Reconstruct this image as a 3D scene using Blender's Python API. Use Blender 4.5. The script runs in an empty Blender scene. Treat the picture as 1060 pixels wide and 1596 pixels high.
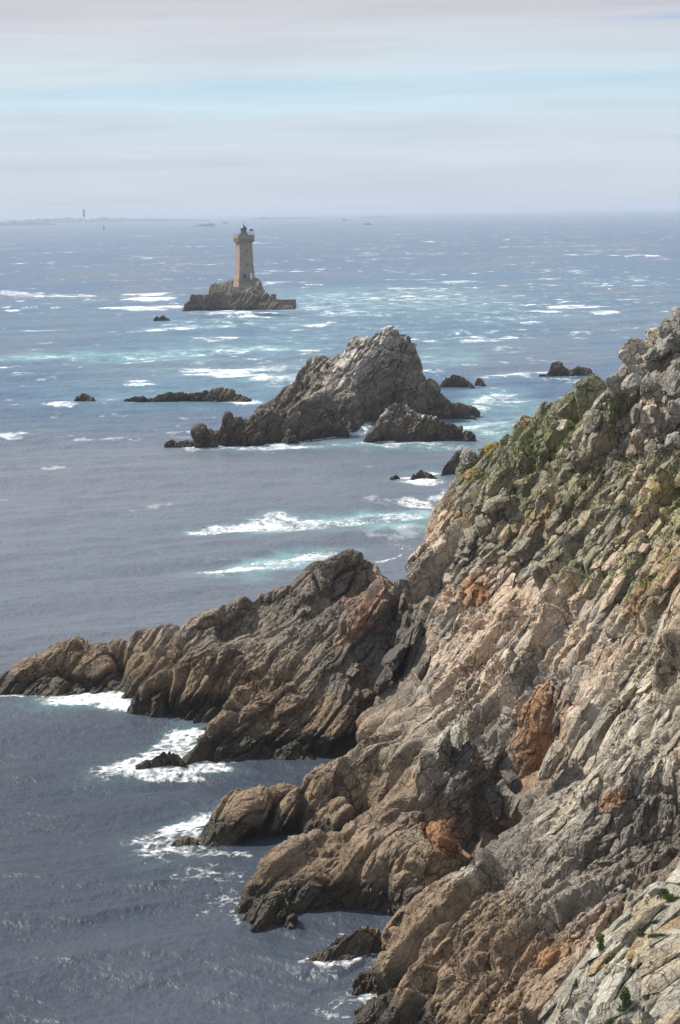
import bpy, math, time
import numpy as np
from mathutils import Vector, Matrix
T0 = time.time()
R = math.radians
C = bpy.context.scene.collection
scene = bpy.context.scene

# ------------------------------------------------------------------ camera
H = 50.0                      # eye height above the sea, metres
FP = 3000.0                   # focal length in photo pixels (photo 1060 x 1596)
PITCH = math.atan((798 - 329.5) / FP)
ROLL = math.atan(0.0155)
cam_d = bpy.data.cameras.new('camera')
cam = bpy.data.objects.new('camera', cam_d); C.objects.link(cam)
cam_d.sensor_fit = 'VERTICAL'; cam_d.sensor_height = 24.0
cam_d.lens = FP / 1596 * 24.0
cam_d.clip_start = 1.0; cam_d.clip_end = 200000
Fw = np.array([0, math.cos(PITCH), -math.sin(PITCH)])
Up0 = np.array([0, math.sin(PITCH), math.cos(PITCH)])
Rt0 = np.array([1.0, 0, 0])
# the photo's horizon climbs to the right: camera rolled clockwise
Rt = Rt0 * math.cos(ROLL) - Up0 * math.sin(ROLL)
Up = Up0 * math.cos(ROLL) + Rt0 * math.sin(ROLL)
M = Matrix(((Rt[0], Up[0], -Fw[0], 0), (Rt[1], Up[1], -Fw[1], 0), (Rt[2], Up[2], -Fw[2], H), (0, 0, 0, 1)))
cam.matrix_world = M
scene.camera = cam

# ------------------------------------------------------------------ light
SUN_DIR = Vector((-0.66, 0.40, 0.96)).normalized()      # towards the sun
sun_el = math.asin(SUN_DIR.z); sun_az = math.atan2(SUN_DIR.x, SUN_DIR.y)
sd = bpy.data.lights.new('sun', 'SUN'); sd.energy = 4.7; sd.angle = R(0.9); sd.color = (1.0, 0.95, 0.87)
so = bpy.data.objects.new('sun', sd); C.objects.link(so)
so.rotation_euler = SUN_DIR.to_track_quat('Z', 'Y').to_euler()
world = bpy.data.worlds.new('World'); scene.world = world; world.use_nodes = True
wn = world.node_tree; wn.nodes.clear(); L = wn.links
def nd(nt, t, **k):
    n = nt.nodes.new(t)
    for a, b in k.items():
        if a == 'inp':
            for i, v in b.items(): n.inputs[i].default_value = v
        else: setattr(n, a, b)
    return n
out = nd(wn, 'ShaderNodeOutputWorld'); bg = nd(wn, 'ShaderNodeBackground'); bg.inputs[1].default_value = 0.092
sky = nd(wn, 'ShaderNodeTexSky'); sky.sky_type = 'NISHITA'; sky.sun_disc = False
sky.sun_elevation = sun_el; sky.sun_rotation = sun_az; sky.air_density = 1.0; sky.dust_density = 2.0; sky.altitude = 50
tc = nd(wn, 'ShaderNodeTexCoord')
sep = nd(wn, 'ShaderNodeSeparateXYZ'); L.new(tc.outputs['Generated'], sep.inputs[0])
def math_n(nt, op, a, b=None, c=None, clamp=False):
    m = nt.nodes.new('ShaderNodeMath'); m.operation = op; m.use_clamp = clamp
    for i, v in enumerate((a, b, c)):
        if v is None: continue
        if isinstance(v, (int, float)): m.inputs[i].default_value = v
        else: nt.links.new(v, m.inputs[i])
    return m.outputs[0]
def mixc(nt, f, a, b, bt='MIX'):
    m = nt.nodes.new('ShaderNodeMix'); m.data_type = 'RGBA'; m.blend_type = bt
    for s, v in ((m.inputs[0], f), (m.inputs[6], a), (m.inputs[7], b)):
        if isinstance(v, (int, float)): s.default_value = v
        elif isinstance(v, tuple): s.default_value = (*v, 1) if len(v) == 3 else v
        else: nt.links.new(v, s)
    return m.outputs[2]
def ramp(nt, v, pts, interp='LINEAR'):
    r = nt.nodes.new('ShaderNodeValToRGB'); r.color_ramp.interpolation = interp
    e = r.color_ramp.elements
    while len(e) > 1: e.remove(e[-1])
    for i, (p, c) in enumerate(pts):
        if isinstance(c, (int, float)): c = (c, c, c)
        q = e[0] if i == 0 else e.new(p)
        q.position = p; q.color = (*c, 1)
    nt.links.new(v, r.inputs[0]); return r.outputs[0]
# thin layered cloud: streaks that lie flat near the horizon
def cloud_noise(sx, sy, sz, scale, detail, off, rough=.55):
    cmb = nd(wn, 'ShaderNodeCombineXYZ')
    L.new(math_n(wn, 'MULTIPLY', sep.outputs[0], sx), cmb.inputs[0])
    L.new(math_n(wn, 'MULTIPLY', sep.outputs[1], sy), cmb.inputs[1])
    L.new(math_n(wn, 'MULTIPLY_ADD', sep.outputs[2], sz, off), cmb.inputs[2])
    n = nd(wn, 'ShaderNodeTexNoise'); n.inputs['Scale'].default_value = scale
    n.inputs['Detail'].default_value = detail; n.inputs['Roughness'].default_value = rough
    L.new(cmb.outputs[0], n.inputs['Vector']); return n.outputs[0]
n1 = cloud_noise(1, 1, 16, 2.6, 6, 3.1)
n2 = cloud_noise(1, 1, 17, 6.0, 8, 9.7, .62)
# elevation of the clear slit wanders a little
zed = math_n(wn, 'MULTIPLY_ADD', math_n(wn, 'SUBTRACT', n1, .5), 0.032, sep.outputs[2])
zed = math_n(wn, 'MULTIPLY_ADD', sep.outputs[0], -0.014, zed)
slit = ramp(wn, zed, [(0.0, 0), (0.048, 0.0), (0.050, .14), (0.0595, .40), (0.0630, .60), (0.067, .08), (0.078, 0.0), (.3, 0.0), (.45, .15), (1, .25)])
cover = math_n(wn, 'SUBTRACT', 1.0, slit, None, True)
cover = math_n(wn, 'SUBTRACT', cover, math_n(wn, 'MULTIPLY', math_n(wn, 'SUBTRACT', n2, .45, None, True), .25), None, True)
ccol = ramp(wn, sep.outputs[2], [(0.0, (4.9, 5.3, 6.0)), (0.02, (5.05, 5.5, 6.2)), (0.05, (5.1, 5.95, 6.6)), (0.075, (5.3, 6.0, 6.5)),
                                (0.098, (4.9, 5.0, 5.5)), (0.13, (4.4, 4.3, 4.8)), (0.3, (4.6, 4.9, 5.7)), (1.0, (4.2, 4.6, 5.6))])
darkc = ramp(wn, math_n(wn, 'ADD', n2, math_n(wn, 'MULTIPLY', sep.outputs[0], .35)), [(0.60, 0), (0.78, 1)])
ccol = mixc(wn, math_n(wn, 'MULTIPLY', darkc, .6), ccol, (4.2, 4.9, 6.4))
skyc = mixc(wn, cover, mixc(wn, .75, sky.outputs[0], (4.2, 6.9, 8.6)), ccol)
gz = math_n(wn, 'MULTIPLY_ADD', math_n(wn, 'SUBTRACT', n2, .5), .008, sep.outputs[2])
def bump_at(v, c, w): return math_n(wn, 'SUBTRACT', 1.0, math_n(wn, 'MULTIPLY', math_n(wn, 'ABSOLUTE', math_n(wn, 'SUBTRACT', v, c)), 1.0 / w), None, True)
wisp = math_n(wn, 'MULTIPLY', bump_at(gz, .0935, .0028), bump_at(sep.outputs[0], .170, .055))
skyc = mixc(wn, math_n(wn, 'MULTIPLY', wisp, .9, None, True), skyc, (3.6, 4.4, 6.0))
tex = math_n(wn, 'ADD', math_n(wn, 'MULTIPLY', math_n(wn, 'SUBTRACT', n2, .5), .42), math_n(wn, 'MULTIPLY', math_n(wn, 'SUBTRACT', n1, .5), .25))
cmx = nd(wn, 'ShaderNodeCombineColor')
for i_ in range(3): L.new(math_n(wn, 'MULTIPLY_ADD', tex, (1.0, .85, .6)[i_], 1.0), cmx.inputs[i_])
skyc = mixc(wn, 1.0, skyc, cmx.outputs[0], 'MULTIPLY')
L.new(skyc, bg.inputs[0]); L.new(bg.outputs[0], out.inputs[0])
vs = scene.view_settings; vs.view_transform = 'Standard'; vs.look = 'None'; vs.gamma = 1; vs.exposure = 0.45; vs.use_curve_mapping = False
scene.cycles.use_denoising = True
scene.cycles.max_bounces = 5; scene.cycles.diffuse_bounces = 2; scene.cycles.glossy_bounces = 2
scene.cycles.volume_bounces = 2

# ------------------------------------------------------------------ projection helpers (photo pixel <-> place)
def raydir(u, v):
    a = (np.asarray(u, float) - 530) / FP; b = (np.asarray(v, float) - 798) / FP
    d = Fw + a[..., None] * Rt - b[..., None] * Up
    return d
def at_z(u, v, z=0.0):
    d = raydir(u, v); s = (np.asarray(z, float) - H) / d[..., 2]
    return np.array([0, 0, H]) + d * np.asarray(s)[..., None]
def at_D(u, v, D):
    d = raydir(u, v); s = D / d[..., 1]
    return np.array([0, 0, H]) + d * np.asarray(s)[..., None]
def project(P):
    q = P - np.array([0, 0, H])
    f = q @ Fw; return 530 + FP * (q @ Rt) / f, 798 - FP * (q @ Up) / f
def qn(u, v, Dw, k=1.0):
    """a ridge point seen at (u,v) whose face falls at slope k to the waterline at distance Dw"""
    d = raydir(np.float64(u), np.float64(v)); t = -d[2] / d[1]
    z = (H - Dw * t) / (1 + t / k)
    return at_z(u, v, z)

# ------------------------------------------------------------------ noise
def hash3(ix, iy, iz, seed=0):
    h = (ix.astype(np.int64) * 73856093) ^ (iy.astype(np.int64) * 19349663) ^ (iz.astype(np.int64) * 83492791) ^ (seed * 2654435761 % 2147483647)
    h = h & 0x7fffffff
    h = ((h ^ (h >> 15)) * 2246822519) & 0x7fffffff
    h = ((h ^ (h >> 13)) * 3266489917) & 0x7fffffff
    h = h ^ (h >> 16)
    return h
def vnoise(P, seed=0):
    f = np.floor(P); i = f.astype(np.int64); w = (P - f); w = w * w * (3 - 2 * w)
    r = 0
    for a in (0, 1):
        for b in (0, 1):
            for c in (0, 1):
                h = (hash3(i[:, 0] + a, i[:, 1] + b, i[:, 2] + c, seed) & 0xffff) / 65535.0
                ww = (w[:, 0] if a else 1 - w[:, 0]) * (w[:, 1] if b else 1 - w[:, 1]) * (w[:, 2] if c else 1 - w[:, 2])
                r = r + h * ww
    return r * 2 - 1
def fbm(P, octs=4, seed=0, rough=.5, lac=2.03):
    a = 1.0; r = 0; s = 0; P = P.copy()
    for k in range(octs):
        r = r + a * vnoise(P, seed + k * 17); s += a; a *= rough; P = P * lac + 7.31
    return r / s
def voronoi(P, seed=0, cheb=False):
    """F1, F2, vector from the nearest cell point, cell hash"""
    f = np.floor(P).astype(np.int64); n = len(P)
    d1 = np.full(n, 1e9); d2 = np.full(n, 1e9); hv = np.zeros(n, np.int64); vec = np.zeros((n, 3))
    for a in (-1, 0, 1):
        for b in (-1, 0, 1):
            for c in (-1, 0, 1):
                ix = f[:, 0] + a; iy = f[:, 1] + b; iz = f[:, 2] + c
                h = hash3(ix, iy, iz, seed)
                dx = P[:, 0] - ix - .1 - .8 * (h & 1023) / 1023.
                dy = P[:, 1] - iy - .1 - .8 * ((h >> 10) & 1023) / 1023.
                dz = P[:, 2] - iz - .1 - .8 * ((h >> 20) & 1023) / 1023.
                d = np.maximum(np.maximum(np.abs(dx), np.abs(dy)), np.abs(dz)) ** 2 if cheb else dx * dx + dy * dy + dz * dz
                m = d < d1
                d2 = np.where(m, d1, np.minimum(d2, d)); d1 = np.where(m, d, d1)
                hv = np.where(m, h, hv)
                vec[m, 0] = dx[m]; vec[m, 1] = dy[m]; vec[m, 2] = dz[m]
    return np.sqrt(d1), np.sqrt(d2), vec, hv
def sstep(a, b, x):
    t = np.clip((x - a) / (b - a), 0, 1); return t * t * (3 - 2 * t)
def hrand(h, k): return ((h * (7919 + 104729 * k) >> 7) & 1023) / 1023.0

# bedding of the rock: layers run up to the right over the slopes
tB = np.array([1.0, .96, .80]); tB /= np.linalg.norm(tB)
nB = np.array([1.25, -1.1, -.22]); nB -= tB * (nB @ tB); nB /= np.linalg.norm(nB)
mB = np.cross(nB, tB)
BAS = np.stack([tB, mB, nB], 1)

def rock_detail(P, scale=1.0, seed=0, amp=1.0, bed=1.0, wbed=1.0, levels=(6.0, 2.2, .8, .36), A=BAS, aspect=(2.9, 1.2, .74), round_=0.0):
    """height of the fractured relief at world points P, plus a per-block random value and crack closeness"""
    W = np.stack([fbm(P / (9 * scale), 3, seed + 3), fbm(P / (9 * scale) + 31, 3, seed + 5), fbm(P / (9 * scale) + 77, 3, seed + 9)], 1)
    Q = (P + W * 1.5 * scale) @ A
    d = np.zeros(len(P)); blk = np.zeros(len(P)); crk = np.zeros(len(P))
    mask_big = fbm(P / (14 * scale) + 5, 2, seed + 40)
    for k, lv in enumerate(levels):
        s = lv * scale
        q = Q / ((np.array(aspect) if k < 2 else np.array((1.7, 1.15, .95))) * s)
        F1, F2, vec, hv = voronoi(q, seed + 11 * k, k < 3)
        g = F2 - F1
        tx = hrand(hv, 1) - .5; ty = hrand(hv, 2) - .5; tz = hrand(hv, 3) - .2
        h = hrand(hv, 4)
        a = s * (.28, .40, .38, .3)[k]
        edge = sstep(0, (.10, .16, .24, .2)[k], g)
        plane = h * .85 + 1.7 * (tx * vec[:, 0] + ty * vec[:, 1]) + 1.1 * tz * vec[:, 2]
        rnd = -(F1 ** 2) * (.12 + round_)
        w = (1.0, 1.0, .9, .95)[k]
        if k >= 1: w = w * np.clip(.75 + mask_big * 1.0, .3, 1.35)
        d += a * w * ((plane - .25) * edge + rnd) - s * (.10, .17, .17, .14)[k] * w * np.exp(-(g / (.05, .07, .10, .1)[k]) ** 2)
        crk = np.maximum(crk, np.exp(-(g / .12) ** 2) * (.9, .8, .6, .5)[k])
        blk += (h - .5) * (.5, .35, .25, .15)[k]
    # ledges along the bedding
    s1 = Q[:, 2] / (1.9 * scale) + .35 * fbm(Q / (4 * scale), 2, seed + 21)
    saw = s1 - np.floor(s1)
    s2 = Q[:, 2] / (.62 * scale) + .3 * fbm(Q / (1.7 * scale), 2, seed + 23)
    saw2 = s2 - np.floor(s2)
    bm = np.clip(.5 + fbm(P / (11 * scale) + 50, 2, seed + 60) * 1.4, 0, 1)
    prof = lambda x: x - sstep(.74, 1.0, x)
    d += wbed * bed * scale * (.40 * prof(saw) + .0 * prof(saw2)) * bm
    d += scale * .10 * fbm(P / (.9 * scale), 3, seed + 70) + scale * .5 * fbm(P / (5 * scale), 3, seed + 71)
    return d * amp, blk, crk

# ------------------------------------------------------------------ RBF terrain from ridge, valley and shore lines
def densify(nodes, step):
    nodes = [np.asarray(n, float) for n in nodes]
    o = [nodes[0]]
    for a, b in zip(nodes[:-1], nodes[1:]):
        n = max(1, int(np.ceil(np.linalg.norm((b - a)[:2]) / step)))
        for i in range(1, n + 1): o.append(a + (b - a) * i / n)
    return o
from mathutils.geometry import delaunay_2d_cdt
class Terrain:
    """plan-view triangulation of the control points, rasterised and softened"""
    def __init__(s, pts, eps=.15, soft=.2, cell=None, floor=-7.0):
        p = np.array(pts); keep = []
        for i in range(len(p)):
            if all((p[i, 0] - p[j, 0]) ** 2 + (p[i, 1] - p[j, 1]) ** 2 > eps for j in keep): keep.append(i)
        p = p[keep]; s.X = p[:, :2]
        x0, y0 = p[:, 0].min(), p[:, 1].min(); x1, y1 = p[:, 0].max(), p[:, 1].max()
        h = cell or max(.08, min(.25, math.sqrt((x1 - x0) * (y1 - y0)) / 420)); s.h = h; pad = 8; s.x0 = x0 - pad * h; s.y0 = y0 - pad * h
        nx = int((x1 - x0) / h) + 2 * pad + 2; ny = int((y1 - y0) / h) + 2 * pad + 2
        Z = np.full((nx, ny), floor, np.float64)
        vo, ed, fa, ov, oe, of_ = delaunay_2d_cdt([Vector((a, b)) for a, b in s.X], [], [], 0, 1e-5)
        zz = np.array([p[o[0], 2] if o else floor for o in ov]); vx = np.array([[v.x, v.y] for v in vo])
        for f in fa:
            a, b, c = vx[f[0]], vx[f[1]], vx[f[2]]
            det = (b[0] - a[0]) * (c[1] - a[1]) - (c[0] - a[0]) * (b[1] - a[1])
            if abs(det) < 1e-9: continue
            i0 = max(0, int((min(a[0], b[0], c[0]) - s.x0) / h)); i1 = min(nx - 1, int((max(a[0], b[0], c[0]) - s.x0) / h) + 1)
            j0 = max(0, int((min(a[1], b[1], c[1]) - s.y0) / h)); j1 = min(ny - 1, int((max(a[1], b[1], c[1]) - s.y0) / h) + 1)
            gx = (s.x0 + h * np.arange(i0, i1 + 1))[:, None]; gy = (s.y0 + h * np.arange(j0, j1 + 1))[None]
            l1 = ((gx - a[0]) * (c[1] - a[1]) - (c[0] - a[0]) * (gy - a[1])) / det; l2 = ((b[0] - a[0]) * (gy - a[1]) - (gx - a[0]) * (b[1] - a[1])) / det
            m = (l1 >= -1e-6) & (l2 >= -1e-6) & (l1 + l2 <= 1 + 1e-6)
            v = zz[f[0]] * (1 - l1 - l2) + zz[f[1]] * l1 + zz[f[2]] * l2
            Z[i0:i1 + 1, j0:j1 + 1][m] = v[m]
        sig = soft / h; k = max(1, int(3 * sig)); g = np.exp(-.5 * (np.arange(-k, k + 1) / max(sig, .3)) ** 2); g /= g.sum()
        for ax in (0, 1):
            pw = [(0, 0), (0, 0)]; pw[ax] = (k, k); Zp = np.pad(Z, pw, mode='edge'); n = Z.shape[ax]
            Z = sum(g[q] * np.take(Zp, range(q, q + n), axis=ax) for q in range(2 * k + 1))
        s.Z = Z; s.floor = floor
    def __call__(s, x, y):
        fx = (x - s.x0) / s.h; fy = (y - s.y0) / s.h; nx, ny = s.Z.shape
        out_ = (fx < 0) | (fy < 0) | (fx >= nx - 1) | (fy >= ny - 1)
        fx = np.clip(fx, 0, nx - 1.001); fy = np.clip(fy, 0, ny - 1.001); i = fx.astype(int); j = fy.astype(int); a = fx - i; b = fy - j; Z = s.Z
        r = Z[i, j] * (1 - a) * (1 - b) + Z[i + 1, j] * a * (1 - b) + Z[i, j + 1] * (1 - a) * b + Z[i + 1, j + 1] * a * b
        return np.where(out_, s.floor, r)

def patch(T, u0, u1, D0, D1, rows, ustep=1.5, nr=500, hidden=.12, shift=0.0, zcut=-2.0):
    """grid over the ground plan, rows packed where the slope is steep: returns smooth surface points (nc, rows, 3)"""
    az = np.arange(u0, u1 + .1, ustep)
    tx = (az - 530) / FP
    Y = np.linspace(D0, D1, nr)
    YY, TX = np.meshgrid(Y, tx)
    XX = TX * YY
    Z = T(XX, YY)
    Z = Z + 0
    el = (H - Z) / YY * FP
    dv = np.abs(np.diff(el, axis=1)); ds = np.sqrt(np.diff(YY, axis=1) ** 2 + np.diff(Z, axis=1) ** 2) / YY[:, 1:] * FP
    vis = (np.diff(el, axis=1) < 0)                         # faces the camera
    w = dv * (1.0 * vis + hidden * (~vis)) + hidden * ds
    sub = np.maximum(Z[:, 1:], Z[:, :-1]) < zcut
    w = np.where(sub, w * .04, w) + 1e-4
    w = w + .35 * w.mean(1, keepdims=True)
    k = 61
    ker = np.ones(k) / k
    wp = np.pad(w, ((k // 2, k // 2), (0, 0)), mode='edge')
    w = np.stack([wp[i:i + len(az)] for i in range(k)], 0).mean(0)
    kk = 13
    wp = np.pad(w, ((0, 0), (kk // 2, kk // 2)), mode='edge'); w = np.stack([wp[:, i:i + w.shape[1]] for i in range(kk)], 0).mean(0)
    cw = np.concatenate([np.zeros((len(az), 1)), np.cumsum(w, axis=1)], 1); cw /= cw[:, -1:]
    g = np.linspace(0, 1, rows)
    Yn = np.empty((len(az), rows)); Zn = np.empty((len(az), rows))
    for i in range(len(az)):
        Yn[i] = np.interp(g, cw[i], Y); Zn[i] = np.interp(Yn[i], Y, Z[i])
    Xn = tx[:, None] * Yn
    return np.stack([Xn, Yn, Zn], 2)
def grid_normals(G):
    dx = np.gradient(G, axis=0); dy = np.gradient(G, axis=1)
    n = np.cross(dx, dy); n /= np.linalg.norm(n, axis=2, keepdims=True) + 1e-9
    n[n[:, :, 2] < 0] *= -1
    return n
def blur_n(N, k):
    for ax in (0, 1):
        pad = [(0, 0)] * 3; pad[ax] = (k, k)
        Np = np.pad(N, pad, mode='edge'); cs = np.cumsum(Np, axis=ax)
        n = N.shape[ax]
        hi = np.take(cs, range(2 * k, 2 * k + n), axis=ax); lo = np.take(cs, range(0, n), axis=ax)
        N = (hi - lo) / (2 * k)
    return N / (np.linalg.norm(N, axis=2, keepdims=True) + 1e-9)
def grid_mesh(name, G, mat, col=None, attrs=None, drop_below=None, smooth=False, parent=None):
    nc, nr = G.shape[:2]
    idx = np.arange(nc * nr).reshape(nc, nr)
    a = idx[:-1, :-1]; b = idx[1:, :-1]; c = idx[1:, 1:]; d = idx[:-1, 1:]
    F = np.stack([a, b, c, d], 2).reshape(-1, 4)
    co = G.reshape(-1, 3); K = 4
    if isinstance(smooth, np.ndarray):
        d1_ = ((co[F[:, 0]] - co[F[:, 2]]) ** 2).sum(1); d2_ = ((co[F[:, 1]] - co[F[:, 3]]) ** 2).sum(1); sw = d1_ <= d2_
        t1 = np.where(sw[:, None], F[:, [0, 1, 2]], F[:, [0, 1, 3]]); t2 = np.where(sw[:, None], F[:, [0, 2, 3]], F[:, [1, 2, 3]])
        F = np.stack([t1, t2], 1).reshape(-1, 3); K = 3
    if drop_below is not None:
        m = co[F][:, :, 2].max(1) > drop_below; F = F[m]; F0 = F
        if isinstance(smooth, np.ndarray): smv = smooth
        used = np.zeros(len(co), bool); used[F.ravel()] = True
        rem = np.cumsum(used) - 1; F = rem[F]; co = co[used]
        if isinstance(smooth, np.ndarray): smooth = smv[used]
        if col is not None: col = col[used]
        if attrs: attrs = {k: v[used] for k, v in attrs.items()}
    me = bpy.data.meshes.new(name)
    me.vertices.add(len(co)); me.vertices.foreach_set('co', co.astype(np.float32).ravel())
    me.loops.add(len(F) * K); me.polygons.add(len(F))
    me.loops.foreach_set('vertex_index', F.astype(np.int32).ravel())
    me.polygons.foreach_set('loop_start', np.arange(0, len(F) * K, K, dtype=np.int32))
    me.polygons.foreach_set('loop_total', np.full(len(F), K, np.int32))
    me.polygons.foreach_set('use_smooth', np.full(len(F), smooth) if not isinstance(smooth, np.ndarray) else smooth[F].mean(1) < .62)
    me.update(calc_edges=True)
    if col is not None:
        at = me.color_attributes.new('rock_colour', 'FLOAT_COLOR', 'POINT')
        at.data.foreach_set('color', np.concatenate([col, np.ones((len(col), 1))], 1).astype(np.float32).ravel())
    for k, v in (attrs or {}).items():
        at = me.attributes.new(k, 'FLOAT', 'POINT'); at.data.foreach_set('value', v.astype(np.float32))
    me.materials.append(mat)
    o = bpy.data.objects.new(name, me); C.objects.link(o)
    if parent: o.parent = parent
    return o
def tag(o, label=None, cat=None, group=None, kind=None):
    if label: o['label'] = label
    if cat: o['category'] = cat
    if group: o['group'] = group
    if kind: o['kind'] = kind
    return o

# ------------------------------------------------------------------ materials
def new_mat(name):
    m = bpy.data.materials.new(name); m.use_nodes = True; nt = m.node_tree; nt.nodes.clear()
    o = nd(nt, 'ShaderNodeOutputMaterial'); b = nd(nt, 'ShaderNodeBsdfPrincipled'); nt.links.new(b.outputs[0], o.inputs[0])
    return m, nt, b
def noise_tex(nt, vec, scale, detail=4, rough=.55):
    n = nd(nt, 'ShaderNodeTexNoise'); n.inputs['Scale'].default_value = scale; n.inputs['Detail'].default_value = detail
    n.inputs['Roughness'].default_value = rough; nt.links.new(vec, n.inputs['Vector']); return n.outputs[0]
def rock_material(name, grain=1.0, bump=.5):
    m, nt, b = new_mat(name)
    at = nd(nt, 'ShaderNodeAttribute', attribute_name='rock_colour')
    wet = nd(nt, 'ShaderNodeAttribute', attribute_name='wet')
    g = nd(nt, 'ShaderNodeNewGeometry')
    a1 = noise_tex(nt, g.outputs['Position'], 1.1 / grain, 6, .65)
    a2 = noise_tex(nt, g.outputs['Position'], 5.5 / grain, 5, .65)
    f = math_n(nt, 'ADD', math_n(nt, 'MULTIPLY', a1, 1.3), math_n(nt, 'MULTIPLY', a2, 1.2))
    f = math_n(nt, 'MULTIPLY', math_n(nt, 'ADD', f, -.22, None), 1.17)
    cc = nd(nt, 'ShaderNodeCombineColor')
    for i in range(3): nt.links.new(f, cc.inputs[i])
    f_ = noise_tex(nt, g.outputs['Position'], .42 / grain, 5, .6)
    c = mixc(nt, 1.0, at.outputs['Color'], cc.outputs[0], 'MULTIPLY')
    c = mixc(nt, ramp(nt, a2, [(.55, 0), (.75, .35)]), c, mixc(nt, 1.0, c, (1.5, 1.5, 1.45), 'MULTIPLY'))
    c = mixc(nt, ramp(nt, f_, [(.35, .55), (.5, 0)]), c, mixc(nt, 1.0, c, (.62, .56, .5), 'MULTIPLY'))
    col_socket = c
    nt.links.new(math_n(nt, 'MULTIPLY_ADD', wet.outputs['Fac'], -.45, .9), b.inputs['Roughness'])
    b.inputs['Specular IOR Level'].default_value = .3
    a3 = noise_tex(nt, g.outputs['Position'], 2.6 / grain, 8, .72)
    wv = nd(nt, 'ShaderNodeTexNoise'); wv.inputs['Scale'].default_value = 1.2 / grain; wv.inputs['Detail'].default_value = 4; nt.links.new(g.outputs['Position'], wv.inputs['Vector'])
    ad = nd(nt, 'ShaderNodeVectorMath', operation='MULTIPLY_ADD'); nt.links.new(wv.outputs['Color'], ad.inputs[0]); ad.inputs[1].default_value = (.8 * grain,) * 3; nt.links.new(g.outputs['Position'], ad.inputs[2])
    def dotax(ax, sc):
        d_ = nd(nt, 'ShaderNodeVectorMath', operation='DOT_PRODUCT'); nt.links.new(ad.outputs[0], d_.inputs[0]); d_.inputs[1].default_value = tuple(ax / (sc * grain)); return d_.outputs['Value']
    crk_n = noise_tex(nt, g.outputs['Position'], .25 / grain, 3, .5)
    for lv, dp in ((1.9, .5), (.8, .30), (.33, .16)):
        cb = nd(nt, 'ShaderNodeCombineXYZ')
        for q_, (ax, sc) in enumerate(((tB, 1.9 * lv), (mB, 1.0 * lv), (nB, .75 * lv))): nt.links.new(dotax(ax, sc), cb.inputs[q_])
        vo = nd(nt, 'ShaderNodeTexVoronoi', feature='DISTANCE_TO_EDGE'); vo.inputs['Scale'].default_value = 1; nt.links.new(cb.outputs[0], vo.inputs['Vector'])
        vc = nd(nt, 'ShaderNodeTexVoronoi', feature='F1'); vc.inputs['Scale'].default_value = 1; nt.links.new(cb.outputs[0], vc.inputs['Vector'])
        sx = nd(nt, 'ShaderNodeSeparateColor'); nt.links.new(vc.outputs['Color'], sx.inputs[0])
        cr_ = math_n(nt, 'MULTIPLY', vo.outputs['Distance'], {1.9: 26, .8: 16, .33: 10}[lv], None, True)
        crack_tint = math_n(nt, 'MULTIPLY', math_n(nt, 'SUBTRACT', 1.0, cr_), math_n(nt, 'MULTIPLY_ADD', crk_n, {1.9: 2.4, .8: 2.4, .33: 1.2}[lv], {1.9: -.45, .8: -.6, .33: -.35}[lv], True), None, True)
        col_socket = mixc(nt, crack_tint, col_socket, mixc(nt, 1.0, col_socket, (.22, .20, .18), 'MULTIPLY'))  # darker lines along the crack pattern
        a3 = math_n(nt, 'ADD', a3, math_n(nt, 'MULTIPLY', cr_, dp * 2.4)); a3 = math_n(nt, 'MULTIPLY_ADD', sx.outputs[0], dp * 1.3, a3)
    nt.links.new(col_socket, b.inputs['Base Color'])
    bp = nd(nt, 'ShaderNodeBump'); bp.inputs['Strength'].default_value = bump; bp.inputs['Distance'].default_value = .40 * grain
    nt.links.new(a3, bp.inputs['Height']); nt.links.new(bp.outputs[0], b.inputs['Normal'])
    return m
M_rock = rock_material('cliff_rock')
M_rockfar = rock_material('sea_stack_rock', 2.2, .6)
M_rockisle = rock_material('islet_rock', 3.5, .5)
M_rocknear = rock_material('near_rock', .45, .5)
def plain_mat(name, col, rough=.7, metal=0, var=.0, vscale=3.0):
    m, nt, b = new_mat(name)
    b.inputs['Roughness'].default_value = rough; b.inputs['Metallic'].default_value = metal
    if var:
        g = nd(nt, 'ShaderNodeNewGeometry')
        a = noise_tex(nt, g.outputs['Position'], vscale, 5, .6)
        lo = tuple(c * (1 - var) for c in col); hi = tuple(min(1, c * (1 + var)) for c in col)
        nt.links.new(ramp(nt, a, [(.3, lo), (.7, hi)]), b.inputs['Base Color'])
    else: b.inputs['Base Color'].default_value = (*col, 1)
    return m

# ------------------------------------------------------------------ rock colours
def lerp(a, b, t): return a + (np.asarray(b) - a) * np.asarray(t)[:, None]
def ell(u, v, cu, cv, ru, rv, ang=0, soft=.35):
    a = R(ang); du = u - cu; dv = v - cv
    x = (du * math.cos(a) - dv * math.sin(a)) / ru; y = (du * math.sin(a) + dv * math.cos(a)) / rv
    return sstep(1 + soft, 1 - soft, np.sqrt(x * x + y * y))

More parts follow.
